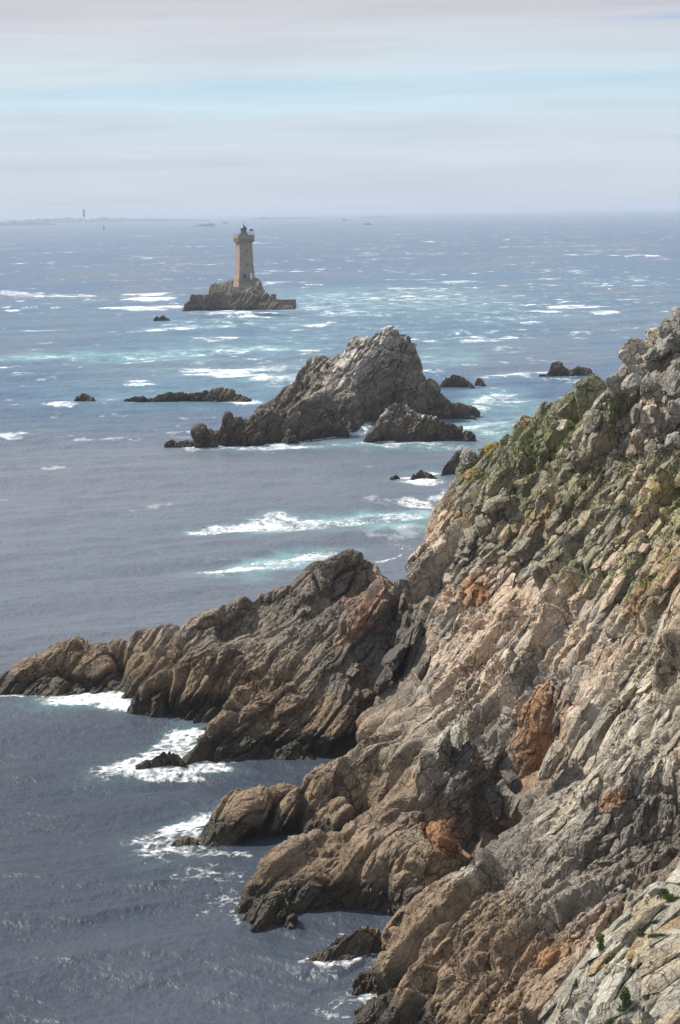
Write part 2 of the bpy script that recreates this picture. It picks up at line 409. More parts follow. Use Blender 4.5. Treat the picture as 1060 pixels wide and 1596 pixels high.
def cliff_colour(P, U, V, blk, N, crk):
    n = len(P)
    z = P[:, 2]
    f1 = fbm(P / 9, 4, 101); f2 = fbm(P / 3.0, 4, 102); f3 = fbm(P / 1.1, 3, 103); f4 = fbm(P / 16 + 9, 3, 104)
    grey = np.array([.215, .188, .150]); pale = np.array([.415, .358, .282]); tan = np.array([.30, .215, .14]); pink = np.array([.41, .285, .195])
    dark = np.array([.085, .075, .069]); brown = np.array([.178, .122, .076]); weed = np.array([.042, .034, .022])
    c = np.tile(grey, (n, 1))
    c = lerp(c, pale, sstep(-.15, .45, f2 + blk * .9 + .1))
    c = lerp(c, pink, sstep(.1, .5, f1 + blk * .6 + f3 * .2) * .7)
    # warm belt across the middle of the slope
    warm = ell(U, V, 860, 900, 330, 150, 35)
    c = lerp(c, pink * 1.08, warm * sstep(-.25, .35, f2 + blk) * .65)
    # pale zone on the right middle
    c = lerp(c, pale * 1.05, ell(U, V, 960, 1130, 200, 200, 0) * sstep(-.3, .3, f3 + blk) * .5)
    sp = sstep(690, 610, U) * sstep(1215, 1190, V) * (1 - ell(U, V, 620, 868, 45, 16, 38))
    c = lerp(c, np.array([.190, .154, .116]) * (1 + .5 * blk + .25 * f2)[:, None], sp * .85)
    c1 = np.maximum(sstep(760, 640, U) * sstep(1130, 1180, V), 0)
    c = lerp(c, np.array([.225, .182, .135]) * (1 + .5 * blk + .25 * f2)[:, None], c1 * .75)
    c = lerp(c, np.array([.40, .36, .30]), ell(U, V, 700, 1165, 24, 40, -15) * sstep(-.3, .2, f3) * .7)  # sunlit left side of the pinnacle, painted paler
    pn = ell(U, V, 755, 1225, 75, 75)
    c = lerp(c, np.array([.19, .172, .148]) * (1 + .4 * blk)[:, None], pn * .7)
    # greener grey on the high buttress
    hi = ell(U, V, 800, 760, 120, 110, 0)
    c = lerp(c, np.array([.20, .185, .13]), hi * .65)
    # dark rock and shaded hollows, the shade painted into the colour
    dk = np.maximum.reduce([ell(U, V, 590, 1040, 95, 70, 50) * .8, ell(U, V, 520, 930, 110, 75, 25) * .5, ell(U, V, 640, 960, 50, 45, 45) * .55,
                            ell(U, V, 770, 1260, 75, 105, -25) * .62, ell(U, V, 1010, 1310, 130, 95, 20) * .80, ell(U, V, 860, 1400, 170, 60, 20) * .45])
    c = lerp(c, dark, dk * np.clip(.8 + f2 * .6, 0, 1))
    # rusty run below the outer edge
    c = lerp(c, np.array([.36, .17, .09]), ell(U, V, 575, 945, 75, 32, 42) * sstep(-.3, .3, f2) * .6)
    c = lerp(c, np.array([.50, .37, .27]), ell(U, V, 620, 868, 45, 16, 38) * .8)
    # brown, salt washed lower belt
    up = 5.2 + 1.6 * f1 + 2.0 * ell(U, V, 720, 1500, 240, 110)
    lowf = 1 - sstep(up - 1.6, up + 1.8, z + f2 * 1.2)
    c = lerp(c, brown * (1 + .35 * blk)[:, None], lowf * .85)
    c = lerp(c, np.array([.235, .165, .098]), lowf * sstep(.15, .5, f3 + f2 * .6) * .6)
    # kelp and barnacles by the water
    wt = 1.9 + .8 * f1 + .5 * f2
    wetf = 1 - sstep(wt - .5, wt + .7, z + f3 * .35)
    c = lerp(c, weed * (1 + f3 * .6)[:, None], wetf * .93)
    # iron stained slabs
    for cu, cv, ru, rv, an in ((838, 1165, 42, 72, -22), (845, 1110, 45, 40, 0), (690, 1312, 30, 36, 30), (1015, 940, 45, 18, 25), (945, 1100, 12, 18, -20), (965, 1245, 30, 10, 30), (850, 1497, 35, 14, 10), (735, 925, 40, 18, 15)):
        c = lerp(c, np.array([.235, .125, .060]) * (1 + f3 * .6 + f2 * .4)[:, None], ell(U + 22 * f2, V + 22 * f1, cu, cv, ru, rv, an, .4) * np.clip(.7 + f2 * .9 + f3 * .5, 0, 1))
    # orange lichen on the outer crest
    lic = np.maximum.reduce([ell(U, V, 745, 708, 50, 20, 30), ell(U, V, 725, 775, 26, 62, -20) * .85, ell(U, V, 830, 655, 60, 12, 22) * .8, ell(U, V, 985, 820, 16, 10, 20), ell(U, V, 870, 800, 60, 20, 20) * .4, ell(U, V, 760, 850, 50, 40, 20) * .3])
    c = lerp(c, np.array([.40, .215, .065]), lic * sstep(-.15, .25, f2 + f3 * .7))
    gl = ell(U, V, 900, 780, 300, 230, 0)
    c = lerp(c, np.array([.36, .225, .095]), gl * sstep(.42, .6, f3 * .8 + f2 * .5 + .1 * blk) * .7)
    # yellow-green turf in the joints of the high ground
    veg = np.maximum.reduce([ell(U, V, 920, 650, 80, 40, 20), ell(U, V, 855, 695, 60, 38, 30) * .9, ell(U, V, 1060, 760, 45, 70, 0) * .9, ell(U, V, 1050, 930, 80, 200) * .25, ell(U, V, 800, 730, 100, 70) * .5, ell(U, V, 980, 860, 140, 80) * .5, ell(U, V, 930, 760, 120, 70) * .5])
    flat = sstep(.35, .8, N[:, 2])
    vm = veg * sstep(-.16, .16, f2 * .9 + crk * .45 - blk * .6 + .02) * (.45 + .55 * flat)
    vm = np.maximum(vm, veg * crk * .75)
    c = lerp(c, np.array([.115, .135, .036]) * (1 + f3 * .4)[:, None], np.clip(vm, 0, 1))
    c = lerp(c, np.array([.20, .135, .05]), veg * sstep(.2, .5, f1 + f3 * .5) * .5)
    return np.clip(c, .01, .9), wetf, vm

def stack_colour(P, U, V, blk, N, crk, top=18., guano=True):
    n = len(P); z = P[:, 2]; f1 = fbm(P / 9, 4, 201); f2 = fbm(P / 3.2, 4, 202); f3 = fbm(P / 1.3, 3, 203)
    c = np.tile(np.array([.165, .138, .108]), (n, 1))
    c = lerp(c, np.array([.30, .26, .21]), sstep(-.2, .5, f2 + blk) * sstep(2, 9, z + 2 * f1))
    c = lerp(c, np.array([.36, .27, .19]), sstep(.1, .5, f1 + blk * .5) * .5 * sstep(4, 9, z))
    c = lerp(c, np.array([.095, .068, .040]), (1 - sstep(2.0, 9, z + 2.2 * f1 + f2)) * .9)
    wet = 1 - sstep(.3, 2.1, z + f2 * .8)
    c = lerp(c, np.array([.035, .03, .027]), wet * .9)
    if guano:
        gu = sstep(.34, .8, z / top + f2 * .25) * sstep(.15, .7, N[:, 2]) * sstep(-.15, .25, f2 + f3)
        c = lerp(c, np.array([.66, .63, .58]), gu * .75)
    return np.clip(c, .01, .9), wet, None

def rock_from(name, ctrl, urange, drange, rows, mat, ustep, colourf, scale, amp, seed, zcut=-2., bed=1., hidden=.15, levels=(6., 2.2, .8, .36), parent=None, round_=0., aspect=(2.9, 1.2, .74), kblur=9, post=None, soft=.35, smooth=False, wbed=1.0):
    T = ctrl if isinstance(ctrl, Terrain) else Terrain(ctrl, soft=soft)
    G = patch(T, urange[0], urange[1], drange[0], drange[1], rows, ustep, hidden=hidden, zcut=zcut)
    N = blur_n(grid_normals(G), kblur)
    P = G.reshape(-1, 3); n = N.reshape(-1, 3)
    gx = np.gradient(G, axis=0); ln = np.sqrt((gx ** 2).sum(2)) / (G[:, :, 1] / FP * ustep)
    kk = 7; lp = np.pad(ln, ((kk // 2, kk // 2), (kk // 2, kk // 2)), mode='edge')
    lp = sum(lp[i:i + ln.shape[0], :] for i in range(kk)) / kk; lp = sum(lp[:, i:i + ln.shape[1]] for i in range(kk)) / kk
    calm_ = np.clip(3.2 / np.maximum(lp, 1e-3), .12, 1).ravel()
    d, blk, crk = rock_detail(P, scale, seed, amp, bed, wbed(P) if callable(wbed) else wbed, levels, round_=round_, aspect=aspect)
    m = float(np.mean(d[P[:, 2] > 0])) if (P[:, 2] > 0).any() else 0
    fade = sstep(-2.0, 1.5, P[:, 2]) * .7 + .3
    low_ = (1 - sstep(-.2, 2.6, P[:, 2])) * min(.55, .55 * scale)
    if post is not None: d = post(P, d, m)
    P2 = P + n * ((d - m) * fade * calm_ - low_)[:, None]
    G2 = P2.reshape(G.shape)
    for it in range(2):
        e0 = np.sqrt(((G2[1:] - G2[:-1]) ** 2).sum(2)); es = np.zeros(G2.shape[:2]); es[1:] = e0; es[:-1] = np.maximum(es[:-1], e0); es /= G2[:, :, 1] / FP * ustep
        wgt = sstep(3.5, 8, es); wp_ = np.pad(wgt, 2, mode='edge'); wgt = sum(wp_[i:i + wgt.shape[0], j:j + wgt.shape[1]] for i in range(5) for j in range(5)) / 25
        Gp = np.pad(G2, ((1, 1), (1, 1), (0, 0)), mode='edge'); av = (Gp[2:, 1:-1] + Gp[:-2, 1:-1] + Gp[1:-1, 2:] + Gp[1:-1, :-2]) / 4
        G2 = G2 + (av - G2) * (wgt * .7)[:, :, None]
    P2 = G2.reshape(-1, 3)
    Nf = grid_normals(G2).reshape(-1, 3)
    U, V = project(P)
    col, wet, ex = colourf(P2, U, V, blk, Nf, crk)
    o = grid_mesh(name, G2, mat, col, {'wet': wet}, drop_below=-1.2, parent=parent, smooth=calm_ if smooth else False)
    rock_from.last = (n.copy(), calm_)
    return o, T, P2, Nf, U, V, ex

# ------------------------------------------------------------------ the cliff
Q = qn
P3 = lambda u, v, z: at_z(u, v, z)
ctrl = []
def line(nodes, step=2.0, back=None, front=None):
    ps = densify(nodes, step); ctrl.extend(ps)
    for off in (back or []):
        ctrl.extend([p + np.array([off[0], off[1], 0]) if len(off) == 2 else np.array([p[0] + off[0], p[1] + off[1], off[3] if len(off) > 3 and off[2] is None else p[2] + off[2]]) for p in ps])
W = lambda u, v: at_z(u, v, 0)
def absz(p, dx, dy, z): return np.array([p[0] + dx, p[1] + dy, z])
# outer edge and crest of the main headland
crestL = [(300, 1162), (320, 1140), (360, 1112), (400, 1090), (440, 1062), (500, 1010), (545, 960), (570, 925), (600, 888), (625, 862), (652, 846), (682, 818), (694, 775), (706, 728), (716, 702), (742, 694)]
crestB = [Q(u, v, 171.5) for u, v in crestL]
crestT = [P3(800, 670, 27.8), P3(850, 648, 29.5), P3(905, 622, 31.2), P3(945, 606, 32.5), P3(975, 585, 33.7), P3(1008, 572, 34.5), P3(1018, 548, 36.3), P3(1034, 505, 39.2), P3(1048, 488, 40.2), P3(1100, 470, 41.2), P3(1200, 440, 42.5), P3(1350, 400, 44)]
cr = densify(crestB, 2.0) + densify(crestT, 2.5)[0:]
ctrl += cr
for p in densify(crestB[9:], 3) + densify(crestT, 4):
    ctrl.append(absz(p, 0, 5, p[2] - 2.5)); ctrl.append(absz(p, -2, 16, p[2] * .35 - 3)); ctrl.append(absz(p, -3, 28, -5)); ctrl.append(absz(p, -3, 42, -8))
for p in densify(crestB[6:10], 2.5): ctrl.append(absz(p, -1, 5, p[2] - 3.5))
for p in densify(crestB[:7], 2.5):
    ctrl.append(absz(p, 0, 4.0, min(p[2] - 2.5, 3.2))); 
# back promontory
A = [Q(-14, 1066, 199), Q(0, 1056, 199), Q(28, 1040, 199), Q(50, 1024, 199), Q(72, 1026, 199), Q(95, 1000, 199), Q(116, 990, 199), Q(140, 998, 199), Q(180, 990, 199), Q(235, 972, 198), Q(300, 962, 193), Q(330, 945, 192), Q(380, 924, 192),
     Q(440, 903, 192), Q(480, 876, 192), Q(520, 855, 192), Q(548, 845, 192), Q(576, 853, 192), Q(592, 862, 192), Q(606, 872, 191)]
ps = densify(A, 2); ctrl += ps
for p in densify(A, 3): ctrl.append(absz(p, -1, 7, p[2] * .3 - 1)); ctrl.append(absz(p, -2, 14, -4)); ctrl.append(absz(p, -3, 26, -7))
ctrl += densify([W(-10, 1070), W(20, 1069), W(70, 1065), W(140, 1060), W(190, 1062), W(228, 1055), P3(245, 1047, .4)], 2)
ctrl += densify([Q(215, 1066, 187), Q(260, 1045, 187), Q(300, 1030, 187), Q(360, 1008, 187), Q(420, 984, 187), Q(470, 960, 188)], 2)
ctrl += densify([P3(250, 1043, 1.2), P3(285, 1020, 3.2), P3(335, 1000, 4.9), P3(380, 985, 6.0)], 2)
ctrl += densify([W(190, 1080), W(193, 1104), W(230, 1115), W(290, 1119), W(335, 1119)], 2)
ctrl += [P3(350, 1108, 1.2), P3(380, 1090, 2.4), P3(420, 1062, 4)]
# foot of the main spur
ctrl += densify([W(298, 1170), W(312, 1186), W(340, 1190), W(400, 1184), W(480, 1182), W(560, 1174), W(600, 1152), W(622, 1128)], 2)
ctrl += densify([P3(628, 1118, .1), P3(640, 1085, -.3), P3(650, 1055, .2), P3(656, 1012, 4.6)], 2)       # cave gully
ctrl += [P3(572, 1090, 4.2), P3(588, 1050, 6.8), P3(608, 1000, 9.7), P3(628, 1062, .2), P3(640, 1025, 2.2), P3(590, 990, 10.4), P3(550, 1060, 6.4)]
# edge in front of the cave gully, climbing right
ctrl += densify([P3(590, 1148, 5.4), P3(640, 1106, 6.6), P3(662, 1072, 8.4), P3(682, 1038, 10), P3(692, 990, 11.6)], 2)
# main slope
for u, v, z in ((640, 905, 14.5), (615, 902, 14.5), (630, 888, 15.2), (622, 920, 13.9), (610, 940, 12.4), (645, 930, 13.1), (665, 955, 12.6), (650, 880, 15.6), (670, 850, 17.2), (690, 800, 20.2), (700, 930, 14.2), (690, 880, 16.0), (730, 830, 18.6), (760, 760, 23.4), (770, 850, 18.4), (830, 800, 21.4), (720, 900, 15.7), (800, 950, 14.9), (750, 1040, 11.0), (850, 1050, 12.4), (850, 850, 19.6), (900, 700, 27.8),
                (950, 750, 25.2), (1060, 700, 28.8), (1060, 620, 31.8), (1060, 850, 22.8), (950, 950, 17.9), (900, 1000, 15.0), (1060, 1000, 18.2), (960, 1080, 14.6), (1060, 1130, 15.6), (1150, 560, 36), (1200, 700, 33), (1200, 1000, 21),
                (1200, 1200, 18), (1300, 800, 32), (700, 1090, 8.2), (760, 1110, 8.6), (790, 1145, 8.0), (850, 1105, 10.2), (820, 1130, 9.0), (838, 1236, 4.4), (815, 1215, 5.2), (905, 1100, 13.0), (882, 1150, 11.4), (862, 1186, 9.7), (856, 1232, 8.2)):
    ctrl.append(P3(u, v, z))
# middle promontory, upper tongue
Q8 = lambda u, v, w: qn(u, v, w, .8)
C1 = [Q(288, 1318, 148), Q(302, 1300, 148), Q(338, 1262, 148), Q(372, 1240, 148), Q(400, 1232, 148), Q(450, 1214, 148), Q(480, 1202, 149), Q(520, 1188, 149), Q(560, 1168, 149), Q(600, 1156, 149), Q(645, 1152, 149)]
ctrl += densify(C1, 1.7)
for p in densify(C1[:7], 2.5): ctrl.append(absz(p, 0, 6.5, -1.5)); ctrl.append(absz(p, 0, 12, -4))
ctrl += densify([W(282, 1334), W(305, 1334), W(340, 1326), W(400, 1314), W(460, 1308), W(520, 1300), W(550, 1292)], 2)
ctrl += [qn(u, v, 147.6, 1.9) for u, v in ((345, 1290), (385, 1272), (430, 1258), (480, 1248), (525, 1236))]
# dome in front of it
C2 = [Q(368, 1412, 133.5), Q(385, 1388, 133.5), Q(410, 1362, 133.5), Q(440, 1338, 133.5), Q(470, 1314, 133.5), Q8(500, 1297, 133.5), Q8(540, 1288, 133.5), Q8(600, 1284, 133.5), Q8(640, 1274, 134), Q8(685, 1266, 134.5)]
ctrl += densify(C2, 1.6)
for p in densify(C2[:6], 2.5): ctrl.append(absz(p, 0, 4.5, -1.0))
ctrl += densify([P3(550, 1284, 1.8), P3(590, 1268, 3.2), P3(625, 1250, 4.4)], 1.5)
ctrl += densify([P3(368, 1424, .2), P3(420, 1434, .5), P3(500, 1440, .6), P3(560, 1444, .6), P3(620, 1437, .5), P3(690, 1410, .4)], 2)
ctrl += [qn(u, v, 133.2, 2.0) for u, v in ((400, 1398), (440, 1375), (485, 1356), (530, 1346), (580, 1340), (630, 1336), (675, 1330))]
# pinnacle and its wall
ctrl += densify([at_D(640, 1232, 141), at_D(660, 1200, 141), at_D(688, 1168, 141.2), at_D(698, 1138, 141.5), at_D(712, 1126, 141.5), at_D(728, 1132, 141.5), at_D(745, 1162, 141.5), at_D(780, 1182, 141.5), at_D(808, 1208, 141.5), at_D(830, 1238, 142)], 1.5)
ctrl += [absz(at_D(702, 1142, 144), 0, 5, 6.3), absz(at_D(722, 1140, 144.2), 1, 5, 6.4), absz(at_D(690, 1172, 144), -1, 5, 5.7), at_D(740, 1310, 139.5), at_D(720, 1370, 135.6), at_D(785, 1285, 140.6), at_D(690, 1345, 136), at_D(700, 1250, 140.2), absz(at_D(660, 1200, 143), -1, 5, 5.0)]
ctrl += densify([P3(838, 1246, 3.4), P3(805, 1290, 1.8), P3(752, 1350, .6), P3(705, 1398, .1)], 2)
# near ridge
Dr = [at_D(1200, 1130, 118), at_D(1060, 1172, 120), at_D(960, 1206, 124), at_D(900, 1268, 124), at_D(860, 1298, 124), at_D(805, 1312, 125), at_D(760, 1348, 124), at_D(700, 1384, 124), at_D(660, 1406, 123.5), at_D(632, 1436, 122.5), at_D(612, 1490, 119.5), at_D(596, 1535, 117), at_D(575, 1590, 113.4)]
ctrl += densify(Dr, 1.8)
for p in densify(Dr[7:], 2): ctrl.append(absz(p, -1.5, 5, -1.0)); ctrl.append(absz(p, -6, 8, -4.0))
for u, v, D in ((1000, 1262, 122.4), (1000, 1330, 119.5), (1070, 1310, 118), (1045, 1240, 120.2), (960, 1290, 121.8), (1000, 1375, 114.5), (1070, 1370, 112.5), (950, 1400, 112), (905, 1345, 119.6), (850, 1450, 111), (760, 1450, 115), (700, 1450, 118), (850, 1550, 105), (750, 1560, 108), (680, 1580, 109.5), (1000, 1600, 103), (1200, 1300, 108), (1200, 1500, 98)):
    ctrl.append(at_D(u, v, D))
ctrl += densify([W(548, 1592), W(575, 1625), W(640, 1660), W(760, 1740), W(900, 1800)], 3)
ctrl.append(at_z(1000, 1740, 2.)); ctrl.append(at_z(1200, 1740, 6.))
# open water well outside the shore
for u, v in ((-60, 1040), (-60, 1090), (60, 1100), (150, 1110), (130, 1150), (60, 1000), (160, 950), (200, 1180), (240, 1130), (260, 1210), (230, 1260), (260, 1330), (250, 1400), (300, 1420), (330, 1370), (330, 1480), (420, 1480), (500, 1520), (480, 1600), (560, 1490), (440, 1450), (500, 1466),
             (600, 1462), (380, 1210), (450, 1196), (330, 1240), (560, 1520), (400, 1335), (470, 1318), (350, 1345), (560, 1650), (500, 1700), (260, 1600), (100, 1300), (0, 1200), (100, 1500), (0, 1400), (640, 1700), (800, 1850), (100, 1590), (0, 1550), (200, 1660), (350, 1700), (-100, 1500), (-100, 1200), (-100, 1350)):
    ctrl.append(at_z(u, v, 0) + np.array([0, 0, -2.4]))
for u, v in ((-60, 1060), (60, 1130), (0, 1300), (100, 1400), (300, 1600), (200, 1250), (450, 1650), (150, 1180), (300, 900), (100, 920), (450, 820), (600, 780), (0, 900), (-120, 1000), (-130, 1200), (-120, 1500), (0, 1750), (300, 1850), (600, 1950), (-200, 1800)):
    ctrl.append(at_z(u, v, 0) + np.array([0, 0, -7.0]))
ctrl = [np.asarray(p, float) for p in ctrl]

def lower_mask(P):
    U, V = project(P); return 1 - .75 * sstep(780, 700, U) * sstep(1140, 1190, V)
def widen(P, d, m):
    # clean joint faces: the rust stained slabs keep a flat surface
    U, V = project(P)
    k = np.maximum.reduce([ell(U, V, 838, 1170, 46, 72, -22, .25), ell(U, V, 690, 1312, 32, 38, 30, .2), ell(U, V, 620, 868, 40, 14, 38, .3) * .8])
    dm = ell(U, V, 540, 1370, 190, 75, 0, .3)
    d = m + (d - m) * (1 - .82 * k); sp = sstep(660, 600, U) * sstep(1150, 1080, V); return m + (d - m) * (1 - .45 * dm) * (1 - .28 * sp) + .55 * dm
cliff, T_cliff, cp, cn, cu, cv, cveg = rock_from('cliff', ctrl, (-110, 1260), (92, 236), 940, M_rock, 1.5, cliff_colour, 1.0, 1.0, 5, hidden=.3, soft=.42, smooth=True, post=widen, wbed=lower_mask)
cliff['kind'] = 'structure'
cns, ccalm = rock_from.last
print('cliff', time.time() - T0, len(cliff.data.vertices))

# ------------------------------------------------------------------ rocks in the sea
def ridge_rock(name, nodes, vw, label, cat='rock', group=None, extra=(), k=1.2, back=1.0, step=None, scale=None, rows=None, mat=None, seed=1, colf=None, ustep=1.5, amp=1., shore=None, soft=None, extraD=(), extraP=(), pad=(0, 0), levels=(6., 2.2, .8, .36), bed=.7, top=None, guano=False):
    """nodes: silhouette (u,v) from left to right; vw: photo row of the waterline in front"""
    um = np.mean([n[0] for n in nodes]); Dw = float(at_z(um, vw, 0)[1])
    px = Dw / FP
    rid = []
    for n in nodes:
        dw = n[2] if len(n) > 2 else Dw
        rid.append(qn(n[0], n[1], dw, k))
    wid = max(r[2] for r in rid)
    st = step or max(.5, (rid[-1][0] - rid[0][0]) / 45)
    pts = densify(rid, st); c = list(pts)
    for p in pts[::2]:
        h = max(p[2], .1)
        c.append(np.array([p[0], p[1] + back * (h * .9 + .4), h * .25 - .3])); c.append(np.array([p[0], p[1] + back * (h * 1.4 + 1.5) + 1, -2.5]))
    sh = shore or [(nodes[0][0], vw), (nodes[-1][0], vw)]
    sp = densify([at_z(a, b, -.15) for a, b in sh], st)
    c += sp
    for p in sp[::2]: c.append(p + np.array([0, -2.5 - wid * .15, -3]))
    for s_, e in ((-1, rid[0]), (1, rid[-1])): c.append(e + np.array([s_ * (1.5 + wid * .2), 0, -2.2 - e[2]]))
    for e in extra: c.append(at_z(e[0], e[1], e[2]))
    for e in extraP: c.append(np.array([(e[0] - 530) / FP * e[1], e[1], e[2]]))
    for e in extraD: c.append(at_D(e[0], e[1], e[2]))
    ys = [p[1] for p in c]
    u0 = nodes[0][0] - 12 - pad[0]; u1 = nodes[-1][0] + 12 + pad[1]
    sc = scale or max(.25, min(1.3, wid / 9))
    hpx = wid / px + 30
    rws = rows or int(max(30, hpx * .9))
    tp = top or wid
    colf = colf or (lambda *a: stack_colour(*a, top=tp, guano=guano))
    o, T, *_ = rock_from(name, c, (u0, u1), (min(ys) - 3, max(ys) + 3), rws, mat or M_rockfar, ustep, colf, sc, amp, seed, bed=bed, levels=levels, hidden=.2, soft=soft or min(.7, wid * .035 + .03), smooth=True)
    tag(o, label, cat, group)
    return o, T
terrains = [T_cliff]
g_st = 'rocks standing out of the sea'
o, T_st = ridge_rock('sea_stack',
    [(408, 632, 488), (430, 614, 484), (462, 594, 480), (474, 582, 478), (479, 562, 476), (486, 549, 474), (500, 545, 473), (520, 549, 472), (538, 547, 470), (548, 530, 466), (562, 522, 463), (580, 522, 461), (592, 510, 459), (608, 508, 458), (628, 508, 458),
     (644, 518, 459), (651, 545, 460), (654, 566, 460), (664, 583, 461), (680, 598, 462), (700, 616, 463), (728, 630, 466), (752, 641, 471)], 672,
    'tall craggy grey rock with guano-streaked summit and long low foot to the left', 'sea stack', g_st, k=2.4, rows=270, pad=(115, 0), amp=.85, scale=1.0, soft=.5, seed=31, top=21, guano=True,
    shore=[(302, 687), (330, 689), (390, 692), (450, 690), (520, 682), (556, 673), (572, 662), (600, 656), (640, 653), (700, 651), (752, 644)],
    extraD=[(302, 676, 413), (314, 650, 416), (333, 632, 418), (352, 629, 419), (378, 637, 419), (392, 630, 421), (410, 627, 423), (440, 640, 424), (462, 632, 427), (482, 618, 431), (496, 604, 434), (512, 600, 436), (524, 612, 435), (540, 640, 431), (400, 664, 417), (450, 665, 420), (520, 660, 424),
            (548, 600, 457), (560, 560, 463), (600, 560, 465), (590, 600, 461), (630, 600, 462), (655, 625, 462), (570, 640, 452), (610, 637, 457), (530, 575, 466), (510, 580, 470), (490, 600, 471), (470, 615, 475), (440, 628, 479), (700, 636, 464), (670, 610, 462), (560, 620, 454)],
    extra=[(425, 641, -.5), (405, 639, -1.0), (445, 640, -.2), (380, 643, -2), (350, 632, -3), (310, 640, -4), (580, 672, -2), (640, 664, -2), (700, 663, -2), (752, 655, -2), (780, 640, -3), (600, 680, -4), (700, 690, -5), (280, 655, -3), (270, 690, -3), (250, 670, -4), (230, 700, -5), (300, 702, -4), (400, 707, -5), (500, 700, -4)],
    extraP=[(330, 428, 1), (350, 430, 2), (378, 430, 2), (400, 432, 3), (440, 436, 3), (480, 445, 5), (330, 445, -2), (378, 448, -1.5), (400, 452, -1.5), (440, 458, -.5), (480, 460, 4), (510, 452, 5.5), (378, 470, -2.5), (420, 472, -1.5), (540, 445, 4.5)])
terrains.append(T_st)
rocks = [
 ('sea_rock', [(572, 676), (582, 662), (596, 652), (602, 632), (615, 623), (632, 624), (644, 634), (652, 645), (678, 646), (694, 655), (702, 664), (709, 660), (718, 668), (740, 678)], 688, 'brown rock with white guano cap in front of the tall sea stack', dict(k=1.7, scale=.7, guano=True, top=7.2, seed=41)),
 ('sea_rock', [(182, 624), (200, 618), (222, 617), (238, 620), (250, 612), (275, 610), (300, 612), (318, 608), (345, 603), (362, 606), (376, 614), (392, 622)], 628, 'long low dark reef left of the tall sea stack', dict(k=1.2, scale=.55, seed=42)),
 ('sea_rock', [(113, 626), (122, 616), (134, 613), (146, 620), (164, 626)], 628, 'small dark hump with white water, left end of the low reef', dict(k=1.3, scale=.4, seed=43)),
 ('sea_rock', [(258, 690), (268, 685), (290, 684), (306, 687), (317, 691)], 695, 'flat black rock awash at the front left foot of the sea stack', dict(k=1.2, scale=.3, seed=44)),
 ('sea_rock', [(685, 602), (692, 588), (705, 583), (720, 586), (732, 594), (742, 602)], 605, 'dark rounded rock just right of the tall sea stack', dict(k=1.5, scale=.5, seed=45)),
 ('sea_rock', [(738, 600), (744, 588), (751, 588), (758, 599)], 602, 'narrow dark rock beside the rounded one, white water at its right', dict(k=1.6, scale=.3, seed=46)),
 ('sea_rock', [(842, 583), (855, 578), (860, 562), (870, 560), (880, 570), (890, 576), (897, 585)], 587, 'dark pointed rock below open sea on the right, above the cliff crest', dict(k=1.6, scale=.5, seed=47)),
 ('sea_rock', [(888, 578), (898, 570), (915, 571), (924, 578), (928, 585)], 586, 'low dark rock touching the right side of the pointed one', dict(k=1.4, scale=.35, seed=48)),
 ('sea_rock', [(238, 499), (244, 492), (249, 494), (254, 490), (262, 495), (266, 499)], 500.5, 'tiny black two-humped rock at lower left of the lighthouse islet', dict(k=1.4, scale=.4, seed=49)),
 ('sea_rock', [(722, 651), (730, 645), (738, 646), (742, 651)], 653, 'small black rock off the right tail of the sea stack', dict(k=1.2, scale=.3, seed=50)),
 ('sea_rock', [(609, 743), (616, 738), (624, 743)], 746, 'smallest black rock in the surf left of the cliff edge', dict(k=1.2, scale=.25, seed=51)),
 ('sea_rock', [(642, 744), (652, 733), (662, 732), (684, 745)], 748, 'black wedge rock in white water just left of the cliff edge', dict(k=1.3, scale=.3, seed=52)),
 ('sea_rock', [(686, 738), (696, 718), (708, 706), (722, 700), (740, 705), (752, 720)], 742, 'dark sloping rock half hidden behind the orange cliff edge', dict(k=1.4, scale=.45, seed=53)),
]
rock_T = []
for nm, nodes, vw, lab, kw in rocks:
    o, T = ridge_rock(nm, nodes, vw, lab, 'rock', g_st, **kw); rock_T.append((T, nodes[0][0] - 25, nodes[-1][0] + 25, vw - 45, vw + 25))
near = [
 ('shore_rock', [(206, 1194), (222, 1186), (245, 1173), (264, 1167), (280, 1170), (284, 1180)], 1196, 'slanting wet dark rock lying in foam off the main spur', dict(k=.9, scale=.22, seed=61, shore=[(204, 1197), (230, 1196), (262, 1188), (284, 1178)])),
 ('shore_rock', [(258, 1318), (272, 1307), (288, 1300), (302, 1303), (312, 1313)], 1323, 'flat wet rock in lacy foam left of the middle promontory', dict(k=.8, scale=.16, seed=62)),
 ('shore_rock', [(472, 1492), (490, 1482), (520, 1472), (545, 1450), (570, 1440), (590, 1442), (608, 1452), (617, 1468)], 1498, 'long dark kelp-covered rock between dome and near ridge', dict(k=.9, scale=.3, seed=63, shore=[(472, 1498), (500, 1503), (540, 1502), (580, 1484), (617, 1474)])),
 ('shore_rock', [(548, 1536), (556, 1516), (575, 1508), (596, 1510), (612, 1520)], 1544, 'dark brown round rock at the foot of the near ridge', dict(k=1.0, scale=.25, seed=64)),
 ('shore_rock', [(552, 1572), (560, 1564), (572, 1566), (577, 1573)], 1577, 'tiny black rock in foam near the bottom edge', dict(k=1.0, scale=.1, seed=65)),
 ('shore_rock', [(582, 1566), (600, 1546), (625, 1538), (648, 1540), (665, 1552)], 1582, 'blocky dark rock at the bottom below the near ridge', dict(k=1.0, scale=.28, seed=66)),
]
def near_col(P, U, V, blk, N, crk):
    f = fbm(P / 1.2, 3, 301); z = P[:, 2]
    c = np.tile(np.array([.06, .045, .03]), (len(P), 1)); c = lerp(c, np.array([.17, .115, .065]), sstep(.5, 1.8, z + f * .5 + blk)); return c * (1 + .4 * f)[:, None], 1 - sstep(.6, 1.6, z), None
